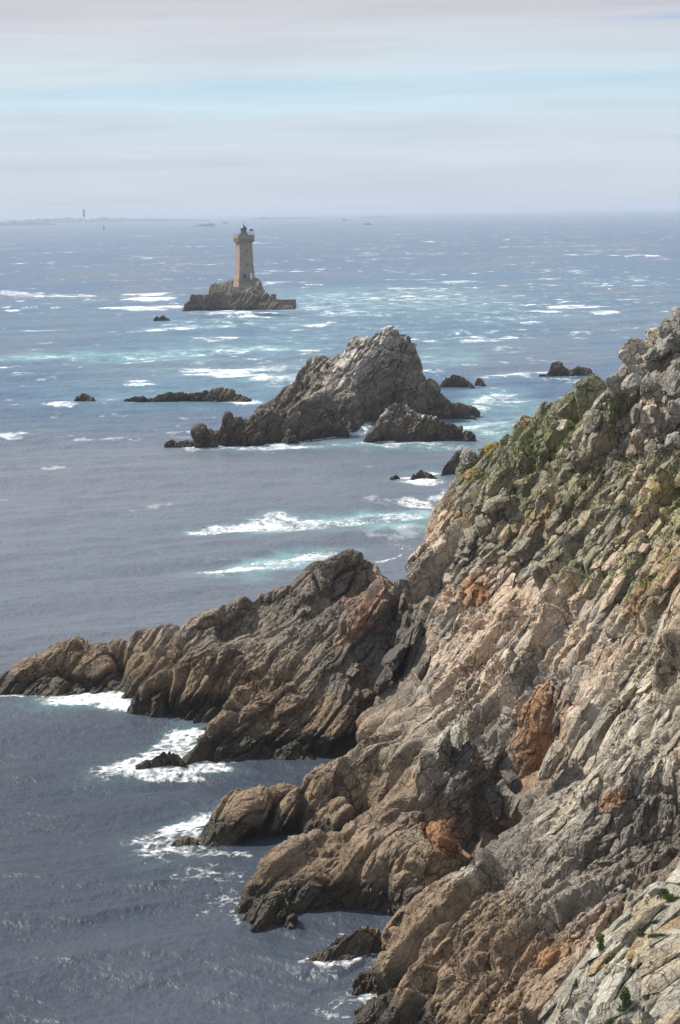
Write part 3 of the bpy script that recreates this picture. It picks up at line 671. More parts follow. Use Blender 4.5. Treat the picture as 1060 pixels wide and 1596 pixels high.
for nm, nodes, vw, lab, kw in near:
    o, T = ridge_rock(nm, nodes, vw, lab, 'rock', 'wet rocks along the foot of the cliff', mat=M_rock, colf=near_col, **kw); rock_T.append((T, nodes[0][0] - 25, nodes[-1][0] + 25, vw - 60, vw + 40))

# lighthouse islet
def isle_col(P, U, V, blk, N, crk):
    z = P[:, 2]; f1 = fbm(P / 12, 4, 401); f2 = fbm(P / 4, 3, 402)
    c = np.tile(np.array([.128, .096, .070]), (len(P), 1))
    c = lerp(c, np.array([.31, .25, .18]), sstep(7.0, 9.5, z + 2.2 * f1 + f2) * .9)
    c = lerp(c, np.array([.5, .46, .4]), sstep(.25, .6, f2 + blk) * sstep(8, 10.5, z + f1) * .45)
    c = lerp(c, np.array([.035, .03, .03]), 1 - sstep(.5, 2.5, z + f2))
    return c, 1 - sstep(.5, 2.5, z), None
o, T = ridge_rock('lighthouse_islet', [(283, 482), (290, 466), (298, 453), (312, 449), (322, 448), (328, 439), (345, 437), (352, 437), (360, 433), (368, 431), (400, 431), (405, 436), (410, 444), (414, 452), (424, 461), (434, 468), (452, 474), (461, 482)], 484,
    'rocky islet carrying the lighthouse, dark at the foot and pale above', 'islet', None, k=1.5, scale=1.5, rows=110, seed=71, mat=M_rockisle, colf=isle_col, ustep=1.0, amp=.62, levels=(5., 2., .9, .4))
rock_T.append((T, 270, 480, 430, 500))
print('rocks', time.time() - T0)

# ------------------------------------------------------------------ the near outcrop, bottom right
ctrl = []
E1 = [at_D(840, 1640, 71.5), at_D(862, 1596, 72), at_D(880, 1545, 72.5), at_D(905, 1500, 73), at_D(930, 1470, 73.5), at_D(950, 1452, 74), at_D(975, 1444, 74.2), at_D(992, 1425, 75), at_D(1008, 1385, 76), at_D(1026, 1366, 76.5), at_D(1034, 1392, 76.6), at_D(1040, 1402, 76.5), at_D(1052, 1372, 77), at_D(1066, 1352, 77.5), at_D(1100, 1320, 78), at_D(1180, 1260, 80)]
ctrl += densify(E1, .6)
for p in densify(E1, 1.2): ctrl.append(absz(p, -1.0, 1.6, p[2] - 3)); ctrl.append(absz(p, -2.5, 5, p[2] - 9)); ctrl.append(absz(p, -4, 9, p[2] - 15))
for u, v, D in ((1000, 1470, 72.5), (1060, 1450, 73.2), (1040, 1440, 74.5), (920, 1560, 70), (980, 1540, 69.8), (1060, 1540, 69), (1060, 1600, 66.5), (960, 1600, 67.6), (1180, 1500, 69), (880, 1640, 68.5), (1000, 1700, 63.5), (1180, 1700, 62), (860, 1720, 64), (990, 1448, 73.2), (1050, 1480, 71.2)):
    ctrl.append(at_D(u, v, D))
def near_out_col(P, U, V, blk, N, crk):
    f1 = fbm(P / 3, 4, 501); f2 = fbm(P / .8, 4, 502); f3 = fbm(P / .25, 3, 503)
    c = np.tile(np.array([.225, .205, .165]), (len(P), 1))
    c = lerp(c, np.array([.335, .305, .245]), sstep(-.1, .4, f2 + blk)); c = lerp(c, np.array([.24, .235, .17]), sstep(.05, .5, f2 * .6 + f3 * .5) * .5)
    c = lerp(c, np.array([.34, .26, .15]), sstep(.2, .5, f1 + f3 * .5) * .5)
    li = np.maximum.reduce([ell(U, V, 985, 1455, 30, 6, 0), ell(U, V, 940, 1495, 8, 18, 10), ell(U, V, 985, 1490, 6, 26, -8), ell(U, V, 1035, 1455, 40, 7, -8) * .7, ell(U, V, 1040, 1520, 16, 30, -40) * .5, ell(U, V, 1010, 1420, 14, 20, 0) * .5])
    c = lerp(c, np.array([.30, .18, .06]), .7 * li * sstep(-.35, .1, f2 + f3))
    return np.clip(c, .01, .9), np.zeros(len(P)), None
near_o, T_E, ep, en, eu, ev, _ = rock_from('near_outcrop', ctrl, (820, 1200), (60, 92), 300, M_rocknear, 1.6, near_out_col, .45, .75, 83, levels=(6., 2.2, .8, .36), bed=.9, hidden=.3, zcut=-50, aspect=(2.6, 1.3, .8))
near_o['kind'] = 'structure'

ens = rock_from.last[0]
# ------------------------------------------------------------------ the sea
us = np.concatenate([np.linspace(-2600, -180, 60)[:-1], np.arange(-180, 1240, 1.7), np.linspace(1240, 3600, 60)])
vhor = lambda: 0
e1 = np.concatenate([[.8, 1.2, 1.8, 2.5, 3.3, 4.2], np.arange(5, 1330, 1.25), np.arange(1335, 2600, 45), [3200, 4500, 7000]])        # rows below the horizon, in photo pixels at this eye height
Yr = H * FP / e1 / 1.0
Yr = H / np.tan(np.arctan(e1 / FP * 1.0))
txs = (us - 530) / FP
YY, TX = np.meshgrid(Yr, txs)
G = np.stack([TX * YY, YY, np.zeros_like(YY)], 2)
P = G.reshape(-1, 3)
U, V = project(P)
y = P[:, 1]; x = P[:, 0]
dyp = y * y / (H * FP) * 1.25        # ground length of one row
rng = np.random.RandomState(4)
zz = np.zeros(len(P))
wx = x + 1.6 * fbm(np.stack([x / 12, y / 12, x * 0], 1), 2, 600); wy = y + 1.6 * fbm(np.stack([x / 12, y / 12, x * 0 + 9], 1), 2, 601)
for i in range(46):
    lam = 1.1 * (1.14 ** i) ** .72 if i < 40 else 30 + 9 * (i - 40)
    th = R(100 + rng.normal() * 26) if lam < 12 else R(112 + rng.normal() * 12)
    kx, ky = math.cos(th) * 2 * math.pi / lam, math.sin(th) * 2 * math.pi / lam
    a = .0105 * lam ** .9 if lam < 12 else .0052 * lam ** .9
    fd = sstep(.45, .2, dyp / lam) if True else 1
    ph = wx * kx + wy * ky + rng.rand() * 6.28
    s = np.sin(ph); s = 1 - 2 * np.sqrt(np.abs(np.sin(ph / 2)) * .9 + .02) if lam < 9 else s
    gm = .45 + .75 * (.5 + .5 * np.sin(x / (lam * 5.3) + i * 2.1) * np.sin(y / (lam * 4.1) + i))
    zz += a * s * fd * gm
# closeness to the land, from the land's own shape below the water
T1 = np.full(len(P), -9.0)
m = (y > 88) & (y < 260) & (U > -130) & (U < 1100)
T1[m] = T_cliff(x[m], y[m])
m = (U > 240) & (U < 800) & (y > 380) & (y < 520); T1[m] = np.maximum(T1[m], T_st(x[m], y[m]))
for T, u0, u1, v0, v1 in rock_T:
    m = (U > u0) & (U < u1) & (V > v0) & (V < v1)
    if m.any(): T1[m] = np.maximum(T1[m], T(x[m], y[m]))
calm = ell(U, V, 470, 1190, 140, 30) 
shore = sstep(-3.2, .3, T1)
zz *= (1 - .6 * sstep(-2.5, 0, T1))
foam = np.zeros(len(P)); turq = np.zeros(len(P))
def fe(cu, cv, ru, rv, w, t=0.0, ang=0, soft=.45):
    global foam, turq
    e = ell(Uw, Vw, cu, cv, ru, rv, ang, soft)
    foam = np.maximum(foam, e * w)
    if t: turq = np.maximum(turq, ell(Uw, Vw, cu, cv, ru * 1.15, rv * 1.25, ang, soft) * t)
PN = np.stack([x / 26, y / 26, x * 0], 1); PM = np.stack([x / 7, y / 7, x * 0 + 3], 1)
nearw = 1 - sstep(180, 420, y)
w1_ = fbm(PN, 4, 630); w2_ = fbm(PN + 40, 4, 631); w3_ = fbm(PM, 4, 632); w4_ = fbm(PM + 40, 4, 633)
Uw = U + (34 * w1_) * (1 - nearw) + 42 * w3_ * nearw + 12 * w3_ * (1 - nearw)
Vw = V + (5.5 * w2_ + 2.5 * w4_) * (1 - nearw) * np.clip((V - 330) / 220, .12, 1.5) + 20 * w4_ * nearw
for a in [
 (155, 1080, 92, 24, .92, .5, 6), (205, 1060, 50, 12, 1.15, .5, 12), (130, 1068, 80, 9, 1.05, .4, 2), (188, 1100, 32, 15, 1.0, .3), (150, 1090, 45, 12, .7, 1.1), (40, 1072, 50, 4, .6),
 (225, 1180, 95, 17, .92, .25, 10), (272, 1150, 50, 16, .95, .2, 18), (300, 1186, 70, 7, .88, .2, 0), (290, 1170, 40, 14, .8, .2, 10), (240, 1195, 80, 7, .75),
 (290, 1285, 66, 17, .98, .2, 22), (265, 1315, 70, 30, .74, .1, 8), (340, 1332, 72, 8, .62), (475, 1308, 24, 3, .95),
 (350, 1405, 40, 22, .45, 0, 15), (545, 1440, 80, 6, .45), (610, 1452, 40, 10, .5), (520, 1500, 60, 10, .42), (545, 1560, 40, 26, .55), (600, 1490, 30, 20, .5), (640, 1440, 20, 6, .6), (330, 1365, 60, 15, .4),
 (365, 886, 72, 8, 1.15, .5, 2), (430, 878, 62, 13, .75, 1.1, 7), (470, 866, 45, 6, .95, .8, 9), (505, 862, 50, 6, .8, .6, 8),
 (330, 822, 55, 6, .98, .4, 4), (390, 815, 55, 9, 1.05, .5, 4), (440, 802, 36, 5, .95, .5), (480, 814, 95, 9, .92, .9, 4), (590, 806, 100, 13, .72, 1.0, 3), (560, 808, 130, 4, .98, .8, 3), (640, 800, 60, 5, .9, .9), (570, 825, 110, 4, .55, .5),
 (648, 779, 38, 4, .98, 0, -4), (685, 768, 22, 5, .95, .2, 20), (665, 750, 48, 5, 1.05, .2), (630, 742, 28, 4, .8), (675, 733, 25, 5, .7, .3), (600, 868, 26, 3, .8, 0, 20), (625, 850, 20, 4, .7),
 (400, 697, 110, 4, .80, .5), (560, 695, 160, 4, .62, .6), (300, 697, 45, 4, .9), (680, 690, 60, 4, .7, .4), (575, 662, 14, 8, .95, .3), (330, 690, 40, 3, .8), (640, 689, 60, 2.5, .75),
 (790, 665, 75, 16, .66, .8), (775, 625, 60, 16, .70, .7), (810, 585, 55, 5, .95, .5, 5), (790, 628, 40, 4, .95, .4), (735, 640, 30, 8, .8, .4), (850, 640, 45, 12, .5, .5), (770, 690, 45, 7, .75, .5), (730, 665, 40, 6, .8, .6), (880, 592, 70, 4, .7), (600, 650, 40, 5, .6),
 (370, 583, 104, 6, .98, .6, 1), (430, 592, 52, 7, .85, .8), (330, 578, 60, 3, 1.0, .4), (225, 598, 32, 3, .95, .1), (380, 606, 60, 4, .55, .3), (440, 575, 45, 5, .75, .6),
 (100, 556, 115, 6, .60, 1.0, 3), (60, 560, 70, 3, .85, .6), (240, 553, 110, 7, .55, 1.0, 3), (360, 545, 120, 7, .55, .9), (310, 553, 20, 2, .9), (360, 550, 40, 3, .85, .3), (420, 545, 30, 3, .85), (450, 530, 80, 8, .5, .5),
 (95, 630, 38, 3.5, .98, .1), (150, 622, 50, 3, .6, .3), (380, 625, 30, 3, .8), (200, 630, 60, 2, .5),
 (240, 459, 58, 3, 1.05), (225, 466, 48, 3.5, 1.05, .2), (210, 481, 66, 3, 1.08), (70, 460, 75, 4, .80, .1), (20, 457, 30, 4, .9), (110, 462, 36, 2, .95), (270, 478, 30, 3, .9),
 (370, 488, 90, 3, .9, .3), (405, 492, 40, 3, 1.0, .4), (270, 512, 52, 4, .92, .4), (330, 508, 60, 5, .75, .6), (395, 505, 120, 8, .55, .5), (485, 507, 30, 3.5, .95), (75, 513, 48, 2, .92), (230, 515, 60, 3, .65), (340, 530, 40, 4, .85),
 (600, 470, 200, 20, .56, .6), (560, 490, 90, 6, .72, .4), (660, 465, 120, 4, .72, .4), (520, 462, 55, 7, .66, .8), (700, 440, 50, 2, .8), (640, 436, 40, 2, .85), (630, 450, 30, 2, .9), (720, 438, 30, 2, .9), (480, 480, 25, 5, .8),
 (900, 478, 50, 2.5, .95), (845, 487, 30, 2.5, 1.05), (930, 487, 30, 2.5, .95, .1), (800, 490, 120, 10, .58, .4), (740, 500, 80, 8, .55, .3), (820, 505, 30, 2, .9), (735, 530, 60, 6, .8, .3), (690, 520, 60, 6, .65, .4), (930, 510, 30, 3, .6, .3), (970, 440, 90, 8, .52, .2), (800, 545, 40, 3, .6, .2), (560, 505, 50, 4, .6, .2),
 (1020, 398.5, 30, 1.6, 1.1), (972, 398.5, 12, 1.8, 1.1), (898, 397, 16, 1.6, 1.0), (992, 363, 6, 1.4, 1.0), (670, 377, 14, 1, .9), (785, 374, 7, 1.2, .95), (620, 385, 25, 1.2, .7), (400, 378, 10, 1.4, .9), (1040, 372, 6, 1.5, .9), (990, 432, 40, 2, .6), (860, 434, 40, 1.6, .8), (480, 405, 14, 1.2, .8),
 (700, 560, 60, 10, .45, .7), (860, 545, 60, 10, .3, .1), (220, 480, 250, 18, .36, .15), (150, 510, 200, 20, .30, .1), (350, 560, 200, 40, .38, .3), (600, 530, 200, 40, .40, .3), (850, 480, 300, 60, .40, .15), (300, 615, 200, 20, .25, .3),
]: fe(*a)
# breaking edge round the rocks
rimw = sstep(-1.1, -.1, T1) * sstep(150, 420, y)
foam = np.maximum(foam, rimw * .85)
rn = fbm(np.stack([x / 7, y / 7, x * 0 + 2], 1), 3, 640)
foam = np.maximum(foam, sstep(-1.0, -.05, T1) * (y < 260) * np.clip(.42 + .6 * rn, 0, .8))
sheltered = np.maximum.reduce([ell(U, V, 480, 1185, 110, 22), ell(U, V, 500, 1340, 90, 30) * .8, ell(U, V, 290, 1120, 80, 10) * .9, ell(U, V, 480, 1440, 110, 14) * .5])
foam *= (1 - .85 * sheltered) * np.where(y < 260, 1.22, 1.0)
# uneven swell lifts under the foam
zz += foam * .18 * fbm(np.stack([x / 2.2, y / 2.2, x * 0], 1), 3, 650) * sstep(900, 300, y)
G[:, :, 2] = zz.reshape(G.shape[:2])
m_, nt, b = new_mat('sea_water')
g = nd(nt, 'ShaderNodeNewGeometry')
aF = nd(nt, 'ShaderNodeAttribute', attribute_name='foam').outputs['Fac']; aT = nd(nt, 'ShaderNodeAttribute', attribute_name='turquoise').outputs['Fac']
aR = nd(nt, 'ShaderNodeAttribute', attribute_name='far').outputs['Fac']; aS = nd(nt, 'ShaderNodeAttribute', attribute_name='patch').outputs['Fac']
pos = g.outputs['Position']
mp = nd(nt, 'ShaderNodeMapping'); mp.inputs['Scale'].default_value = (1, .75, 1); mp.inputs['Rotation'].default_value = (0, 0, R(8)); nt.links.new(pos, mp.inputs[0]); pv = mp.outputs[0]
# foam: broad clots and thin lace, finer close by
nA = noise_tex(nt, pv, .11, 7, .66); nB_ = noise_tex(nt, pv, .62, 8, .68)
def ridged(scale, det=4, warp=.5):
    wv = nd(nt, 'ShaderNodeTexNoise'); wv.inputs['Scale'].default_value = scale * .8; wv.inputs['Detail'].default_value = 3; nt.links.new(pv, wv.inputs['Vector'])
    ad = nd(nt, 'ShaderNodeVectorMath', operation='MULTIPLY_ADD'); nt.links.new(wv.outputs['Color'], ad.inputs[0]); ad.inputs[1].default_value = (1.4 / scale * warp,) * 3; nt.links.new(pv, ad.inputs[2])
    vo = nd(nt, 'ShaderNodeTexVoronoi', feature='DISTANCE_TO_EDGE'); vo.inputs['Scale'].default_value = scale; nt.links.new(ad.outputs[0], vo.inputs['Vector'])
    return vo.outputs['Distance']
lace = math_n(nt, 'SUBTRACT', 1, math_n(nt, 'MULTIPLY', ridged(.75), 4.2, None, True), None, True)
clot = math_n(nt, 'ADD', math_n(nt, 'MULTIPLY_ADD', nA, 1.5, -.45), math_n(nt, 'MULTIPLY_ADD', nB_, 1.0, -.22))   # about .585 mean
nfine = noise_tex(nt, pv, 1.9, 6, .7)
near_n = math_n(nt, 'ADD', math_n(nt, 'ADD', math_n(nt, 'MULTIPLY', clot, .62), math_n(nt, 'MULTIPLY_ADD', nfine, 1.5, -.60)), math_n(nt, 'MULTIPLY', lace, .20))
fmx = nd(nt, 'ShaderNodeMix'); fmx.data_type = 'FLOAT'; nt.links.new(aR, fmx.inputs[0]); nt.links.new(near_n, fmx.inputs[2]); nt.links.new(clot, fmx.inputs[3]); fn = fmx.outputs[0]
thr = math_n(nt, 'SUBTRACT', 1.0, math_n(nt, 'MULTIPLY', aF, .66))
fm = math_n(nt, 'MULTIPLY', math_n(nt, 'SUBTRACT', fn, thr), 3.0, None, True)
fm = math_n(nt, 'MULTIPLY', fm, math_n(nt, 'MULTIPLY', aF, 6, None, True))
# whitecaps on the open water
capn = noise_tex(nt, pv, .055, 9, .72); capb = noise_tex(nt, pv, .008, 2, .5)
cth = math_n(nt, 'SUBTRACT', .60, math_n(nt, 'MULTIPLY', math_n(nt, 'SUBTRACT', capb, .5), .35))
cap = math_n(nt, 'MULTIPLY', math_n(nt, 'MULTIPLY', math_n(nt, 'SUBTRACT', capn, cth), 14, None, True), aR)
fm = math_n(nt, 'MAXIMUM', fm, cap)
tn = math_n(nt, 'MULTIPLY', math_n(nt, 'MULTIPLY_ADD', nA, 3.0, -.9, True), aT, None, True)
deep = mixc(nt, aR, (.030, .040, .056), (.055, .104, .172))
deep = mixc(nt, aS, deep, (.115, .130, .155))  # paler patches and mid-distance band: sky reflection put into the base colour
wc = mixc(nt, tn, deep, (.17, .35, .36))
fdet = noise_tex(nt, pv, 2.4, 6, .7)
fm = math_n(nt, 'MULTIPLY', fm, math_n(nt, 'MULTIPLY_ADD', fdet, 1.7, .12, True), None, True)
wc = mixc(nt, fm, wc, (.84, .86, .86))
nt.links.new(wc, b.inputs['Base Color'])
b.inputs['IOR'].default_value = 1.333
rg = math_n(nt, 'MULTIPLY_ADD', aR, -.06, .41)
rg = math_n(nt, 'MAXIMUM', rg, math_n(nt, 'MULTIPLY', fm, .85)); nt.links.new(rg, b.inputs['Roughness'])
w1 = noise_tex(nt, pv, .9, 5, .6); w2 = noise_tex(nt, pv, .16, 6, .6); w3 = noise_tex(nt, pv, 3.2, 4, .6)
hh = math_n(nt, 'ADD', math_n(nt, 'MULTIPLY', w1, .31), math_n(nt, 'MULTIPLY', w2, math_n(nt, 'MULTIPLY_ADD', aR, 1.6, .3)))
hh = math_n(nt, 'MULTIPLY_ADD', w3, .065, hh); hh = math_n(nt, 'MULTIPLY_ADD', fm, .45, hh)
bp = nd(nt, 'ShaderNodeBump'); bp.inputs['Strength'].default_value = .8; bp.inputs['Distance'].default_value = 1.0
nt.links.new(hh, bp.inputs['Height']); nt.links.new(bp.outputs[0], b.inputs['Normal'])
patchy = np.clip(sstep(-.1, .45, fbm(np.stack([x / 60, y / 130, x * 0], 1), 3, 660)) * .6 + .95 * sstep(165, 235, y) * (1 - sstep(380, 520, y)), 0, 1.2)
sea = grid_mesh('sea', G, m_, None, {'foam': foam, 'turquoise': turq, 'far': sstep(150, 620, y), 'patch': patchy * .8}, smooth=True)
sea['kind'] = 'structure'
print('sea', time.time() - T0, len(sea.data.vertices))

# ------------------------------------------------------------------ loose and jointed blocks lying on the rock
import bmesh
rng = np.random.RandomState(12)
def hull_shape(npts, seed, p=4.0):
    r = np.random.RandomState(seed); d = r.normal(size=(npts, 3)); d /= np.linalg.norm(d, axis=1, keepdims=True)
    rad = 1 / (np.abs(d) ** p).sum(1) ** (1 / p)
    v = d * (rad * (.82 + .3 * r.rand(npts)))[:, None]
    bm = bmesh.new()
    for q in v: bm.verts.new(q)
    bmesh.ops.convex_hull(bm, input=bm.verts)
    bmesh.ops.delete(bm, geom=[x for x in bm.verts if not x.link_faces], context='VERTS')
    bm.verts.index_update(); bm.faces.ensure_lookup_table()
    V_ = np.array([x.co[:] for x in bm.verts]); F_ = np.array([[x.index for x in f.verts] for f in bm.faces])
    bm.free(); return V_, F_
SH = [hull_shape(20, 900 + i, 4.8) for i in range(24)]
SHR = [hull_shape(34, 950 + i, 2.8) for i in range(16)]
def blocks_at(P, N, idx, size, dims, jit, sink, rounded, seed, axis=tB):
    """list of (verts, faces, centre) for blocks set on the surface points idx"""
    r = np.random.RandomState(seed); o = []
    for j, i in enumerate(idx):
        n = N[i]; t = axis - n * (axis @ n); t /= np.linalg.norm(t) + 1e-9; b_ = np.cross(n, t)
        a = r.normal() * jit; t, b_ = t * math.cos(a) + b_ * math.sin(a), b_ * math.cos(a) - t * math.sin(a)
        a = r.normal() * jit * .6; n2 = n * math.cos(a) + b_ * math.sin(a); b2 = b_ * math.cos(a) - n * math.sin(a)
        s = size[j]; dd = np.array(dims) * (.75 + .5 * r.rand(3)) * s
        V_, F_ = (SHR if rounded else SH)[r.randint(16)]
        c = P[i] + n2 * dd[2] * (1 - 2 * sink)
        o.append((V_[:, 0:1] * t * dd[0] + V_[:, 1:2] * b2 * dd[1] + V_[:, 2:3] * n2 * dd[2], F_, c))
    return o
def raw_mesh(name, co, F, mat, col=None, wet=None):
    me = bpy.data.meshes.new(name); k = F.shape[1]
    me.vertices.add(len(co)); me.vertices.foreach_set('co', co.astype(np.float32).ravel())
    me.loops.add(len(F) * k); me.polygons.add(len(F))
    me.loops.foreach_set('vertex_index', F.astype(np.int32).ravel())
    me.polygons.foreach_set('loop_start', np.arange(0, len(F) * k, k, dtype=np.int32)); me.polygons.foreach_set('loop_total', np.full(len(F), k, np.int32))
    me.polygons.foreach_set('use_smooth', np.zeros(len(F), bool))
    me.update(calc_edges=True)
    if col is not None:
        at = me.color_attributes.new('rock_colour', 'FLOAT_COLOR', 'POINT'); at.data.foreach_set('color', np.concatenate([col, np.ones((len(col), 1))], 1).astype(np.float32).ravel())
    if wet is not None:
        at = me.attributes.new('wet', 'FLOAT', 'POINT'); at.data.foreach_set('value', wet.astype(np.float32))
    me.materials.append(mat); return me
def visible_pick(P, N, U, V, z0=.4):
    v = P - np.array([0, 0, H]); v /= np.linalg.norm(v, axis=1, keepdims=True)
    return (P[:, 2] > z0) & (-(v * N).sum(1) > .12) & (U > 0) & (U < 1130) & (V < 1640)
def place_blocks(parent, P, N, U, V, NS, specs, colf, mat, nparts, partname, seed):
    allb = []; ok = visible_pick(P, N, U, V)
    r = np.random.RandomState(seed)
    for (msk, count, pmin, pmax, dims, jit, sink, rounded) in specs:
        cand = np.where(ok & msk)[0]
        if not len(cand): continue
        idx = cand[r.randint(0, len(cand), count)]
        px = pmin + (pmax - pmin) * r.rand(count) ** 2.4
        size = px * P[idx, 1] / FP * .5
        bl = blocks_at(P, NS, idx, size, dims, jit, sink, rounded, r.randint(1 << 30))
        allb += [(s_, b_) for s_, b_ in zip(px, bl)]
    allb.sort(key=lambda q: -q[0])
    # colour of every block from where it lies
    cs = np.array([b_[2] for _, b_ in allb]); u_, v_ = project(cs)
    bv = r.rand(len(cs)) - .5
    Nn = np.tile(np.array([0, 0, .6]), (len(cs), 1))
    col, wet, _ = colf(cs, u_, v_, bv * .7, Nn, np.zeros(len(cs)))
    col = col * (.86 + .28 * r.rand(len(cs)))[:, None]
    for i in range(min(nparts, len(allb))):
        V_, F_, c = allb[i][1]
        me = raw_mesh(partname, V_, F_, mat, np.tile(col[i], (len(V_), 1)), np.full(len(V_), wet[i]))
        o = bpy.data.objects.new(partname, me); C.objects.link(o); o.parent = parent; o.location = c
    co = []; Fs = []; cl = []; wt = []; off = 0
    for i in range(nparts, len(allb)):
        V_, F_, c = allb[i][1]; co.append(V_ + c); Fs.append(F_ + off); off += len(V_); cl.append(np.tile(col[i], (len(V_), 1))); wt.append(np.full(len(V_), wet[i]))
    if co:
        me = raw_mesh('small_' + partname + 's', np.concatenate(co), np.concatenate(Fs), mat, np.concatenate(cl), np.concatenate(wt))
        o = bpy.data.objects.new('rubble', me); C.objects.link(o); o.parent = parent; o['kind'] = 'stuff'
high = (cv < 1000 - .12 * cu) & (cu > 690) & (cv > 560 - 0)
hi2 = high & (cu + cv > 1560)
midz = (cv >= 1000 - .12 * cu) & (cv < 1260) & (cu > 620)
slabs = (cu > 640) & (cv > 820) & (cv < 1300)
spur = (cu < 660) & (cv < 1180)
backp = (cu < 600) & (cv < 1000)
low = (cv > 1380) & (cu > 590)
rightd = (cu > 860) & (cv > 1180)
specs = [
 (hi2, 900, 9, 44, (1.0, .62, .42), .55, .50, False),
 (high, 300, 7, 30, (1.0, .55, .40), .5, .52, False),
 (slabs, 420, 12, 66, (1.3, .46, .24), .12, .64, False),
 (slabs & (cu > 880), 260, 10, 56, (1.3, .42, .26), .14, .60, False),
 ((ccalm < .5) & (cv < 1500), 350, 10, 50, (1.4, .5, .34), .3, .5, False),
 (rightd, 160, 10, 46, (1.2, .42, .28), .3, .56, False),
 (low, 260, 9, 46, (1.2, .45, .34), .3, .52, True),
]
place_blocks(cliff, cp, cn, cu, cv, cns, specs, cliff_colour, M_rock, 290, 'rock_block', 77)
# the big jointed blocks that crown the crest on the right
crest_blocks = [(1048, 530, 40, 30, 62, 70, 178), (1062, 500, 22, 30, 50, 95, 177), (1030, 545, 26, 36, 40, 40, 178), (1016, 552, 14, 26, 30, 60, 178), (1050, 590, 44, 60, 60, 85, 173), (1014, 600, 30, 30, 40, 60, 172), (985, 598, 20, 30, 34, 50, 174),
                (962, 600, 28, 22, 30, 20, 176), (995, 585, 34, 14, 24, 15, 178), (1058, 640, 30, 36, 44, 80, 168), (730, 716, 22, 24, 36, 75, 187), (1052, 690, 22, 34, 34, 60, 164)]
def big_block(name, i, u, v, a_, b_, c_, ang, D, colr, npts=18, p=6):
    V_, F_ = hull_shape(npts, 700 + i, p)
    bm = bmesh.new(); vv = [bm.verts.new(q) for q in V_]
    for f in F_: bm.faces.new([vv[k] for k in f])
    bmesh.ops.dissolve_limit(bm, angle_limit=R(14), verts=bm.verts, edges=bm.edges); bmesh.ops.triangulate(bm, faces=bm.faces)
    bmesh.ops.subdivide_edges(bm, edges=bm.edges, cuts=5, use_grid_fill=True); bmesh.ops.triangulate(bm, faces=bm.faces)
    for _ in range(2): bmesh.ops.smooth_vert(bm, verts=bm.verts, factor=.35, use_axis_x=True, use_axis_y=True, use_axis_z=True)
    V_ = np.array([q.co[:] for q in bm.verts]); Nn_ = np.array([q.normal[:] for q in bm.verts]); bm.verts.index_update(); F_ = np.array([[q.index for q in f.verts] for f in bm.faces]); bm.free()
    dd_, _, _ = rock_detail(V_ * 2.2 + i * 13, .62, 300 + i, 1.0, .5, 1.0, (2.2, .8)); V_ = V_ + Nn_ * ((dd_ - dd_.mean()) * .30)[:, None]
    pp = at_D(u, v, D); mpp = D / FP; a = R(ang)
    ax = Rt * math.cos(a) + Up * math.sin(a); ay = -Rt * math.sin(a) + Up * math.cos(a); c = c_ * .5
    L3 = V_[:, 0:1] * ax * c * mpp + V_[:, 1:2] * ay * a_ * .62 * mpp + V_[:, 2:3] * Fw * b_ * .7 * mpp
    me = raw_mesh(name, L3, F_, M_rock, np.tile(colr, (len(V_), 1)), np.zeros(len(V_)))
    o = bpy.data.objects.new(name, me); C.objects.link(o); o.parent = cliff; o.location = pp
for i, (u, v, a_, b_, c_, ang, D) in enumerate(crest_blocks):
    big_block('crest_block', i, u, v, a_, b_, c_, ang, D, np.array([.25, .235, .20]) * (.9 + .25 * rng.rand()))
# rock roof over the mouth of the cave, the rusty boulder under the pinnacle and a few large joint blocks
dk_ = np.array([.085, .073, .064])  # cave and pinnacle-wall shade painted into these dark block colours
for i, q_ in enumerate([(618, 1022, 18, 100, 56, 52, 176, dk_), (642, 992, 17, 100, 50, 48, 176, dk_ * 1.2), (660, 1034, 13, 80, 44, 60, 171, np.array([.15, .125, .10])), (598, 1058, 16, 70, 44, 64, 174, dk_ * .9),
      (690, 1312, 34, 60, 62, 110, 137.4, np.array([.22, .115, .055])), (804, 1224, 18, 40, 62, 124, 140.6, dk_ * 1.2), (774, 1250, 20, 40, 62, 112, 139.8, dk_ * 1.1), (714, 1150, 17, 22, 40, 95, 140.5, np.array([.33, .30, .25])),
      (738, 1182, 20, 30, 52, 115, 140.2, dk_ * 1.4), (860, 1186, 22, 40, 74, 58, 134, np.array([.30, .26, .21]))]):
    big_block('joint_block', 30 + i, *q_[:7], q_[7], 24, 5)
# jointed slabs on the near outcrop
nspec = [((eu > 0), 90, 40, 150, (1.3, .42, .20), .14, .62, False), ((eu > 0), 70, 14, 40, (1.1, .5, .36), .4, .5, False)]
place_blocks(near_o, ep, en, eu, ev, ens, nspec, near_out_col, M_rocknear, 200, 'rock_slab', 91)
print('blocks', time.time() - T0)

# ------------------------------------------------------------------ turf and plants
def blades(points, normals, n_each, h, w, spread, seed):
    r = np.random.RandomState(abs(int(seed))); k = len(points) * n_each
    base = np.repeat(points, n_each, 0) + r.normal(size=(k, 3)) * np.array([spread, spread, spread * .4])
    az = r.rand(k) * 6.283; lean = r.rand(k) * .9
    d = np.stack([np.cos(az) * lean, np.sin(az) * lean, np.ones(k)], 1); d /= np.linalg.norm(d, axis=1, keepdims=True)
    s_ = np.stack([-np.sin(az), np.cos(az), np.zeros(k)], 1)
    hh_ = h * (.5 + r.rand(k))[:, None]; ww = w * (.6 + .8 * r.rand(k))[:, None]
    a = base - s_ * ww; b_ = base + s_ * ww; c = base + d * hh_ + s_ * ww * .3; e = base + d * hh_ - s_ * ww * .3
    co = np.stack([a, b_, c, e], 1).reshape(-1, 3); F = np.arange(len(co)).reshape(-1, 4)
    return co, F
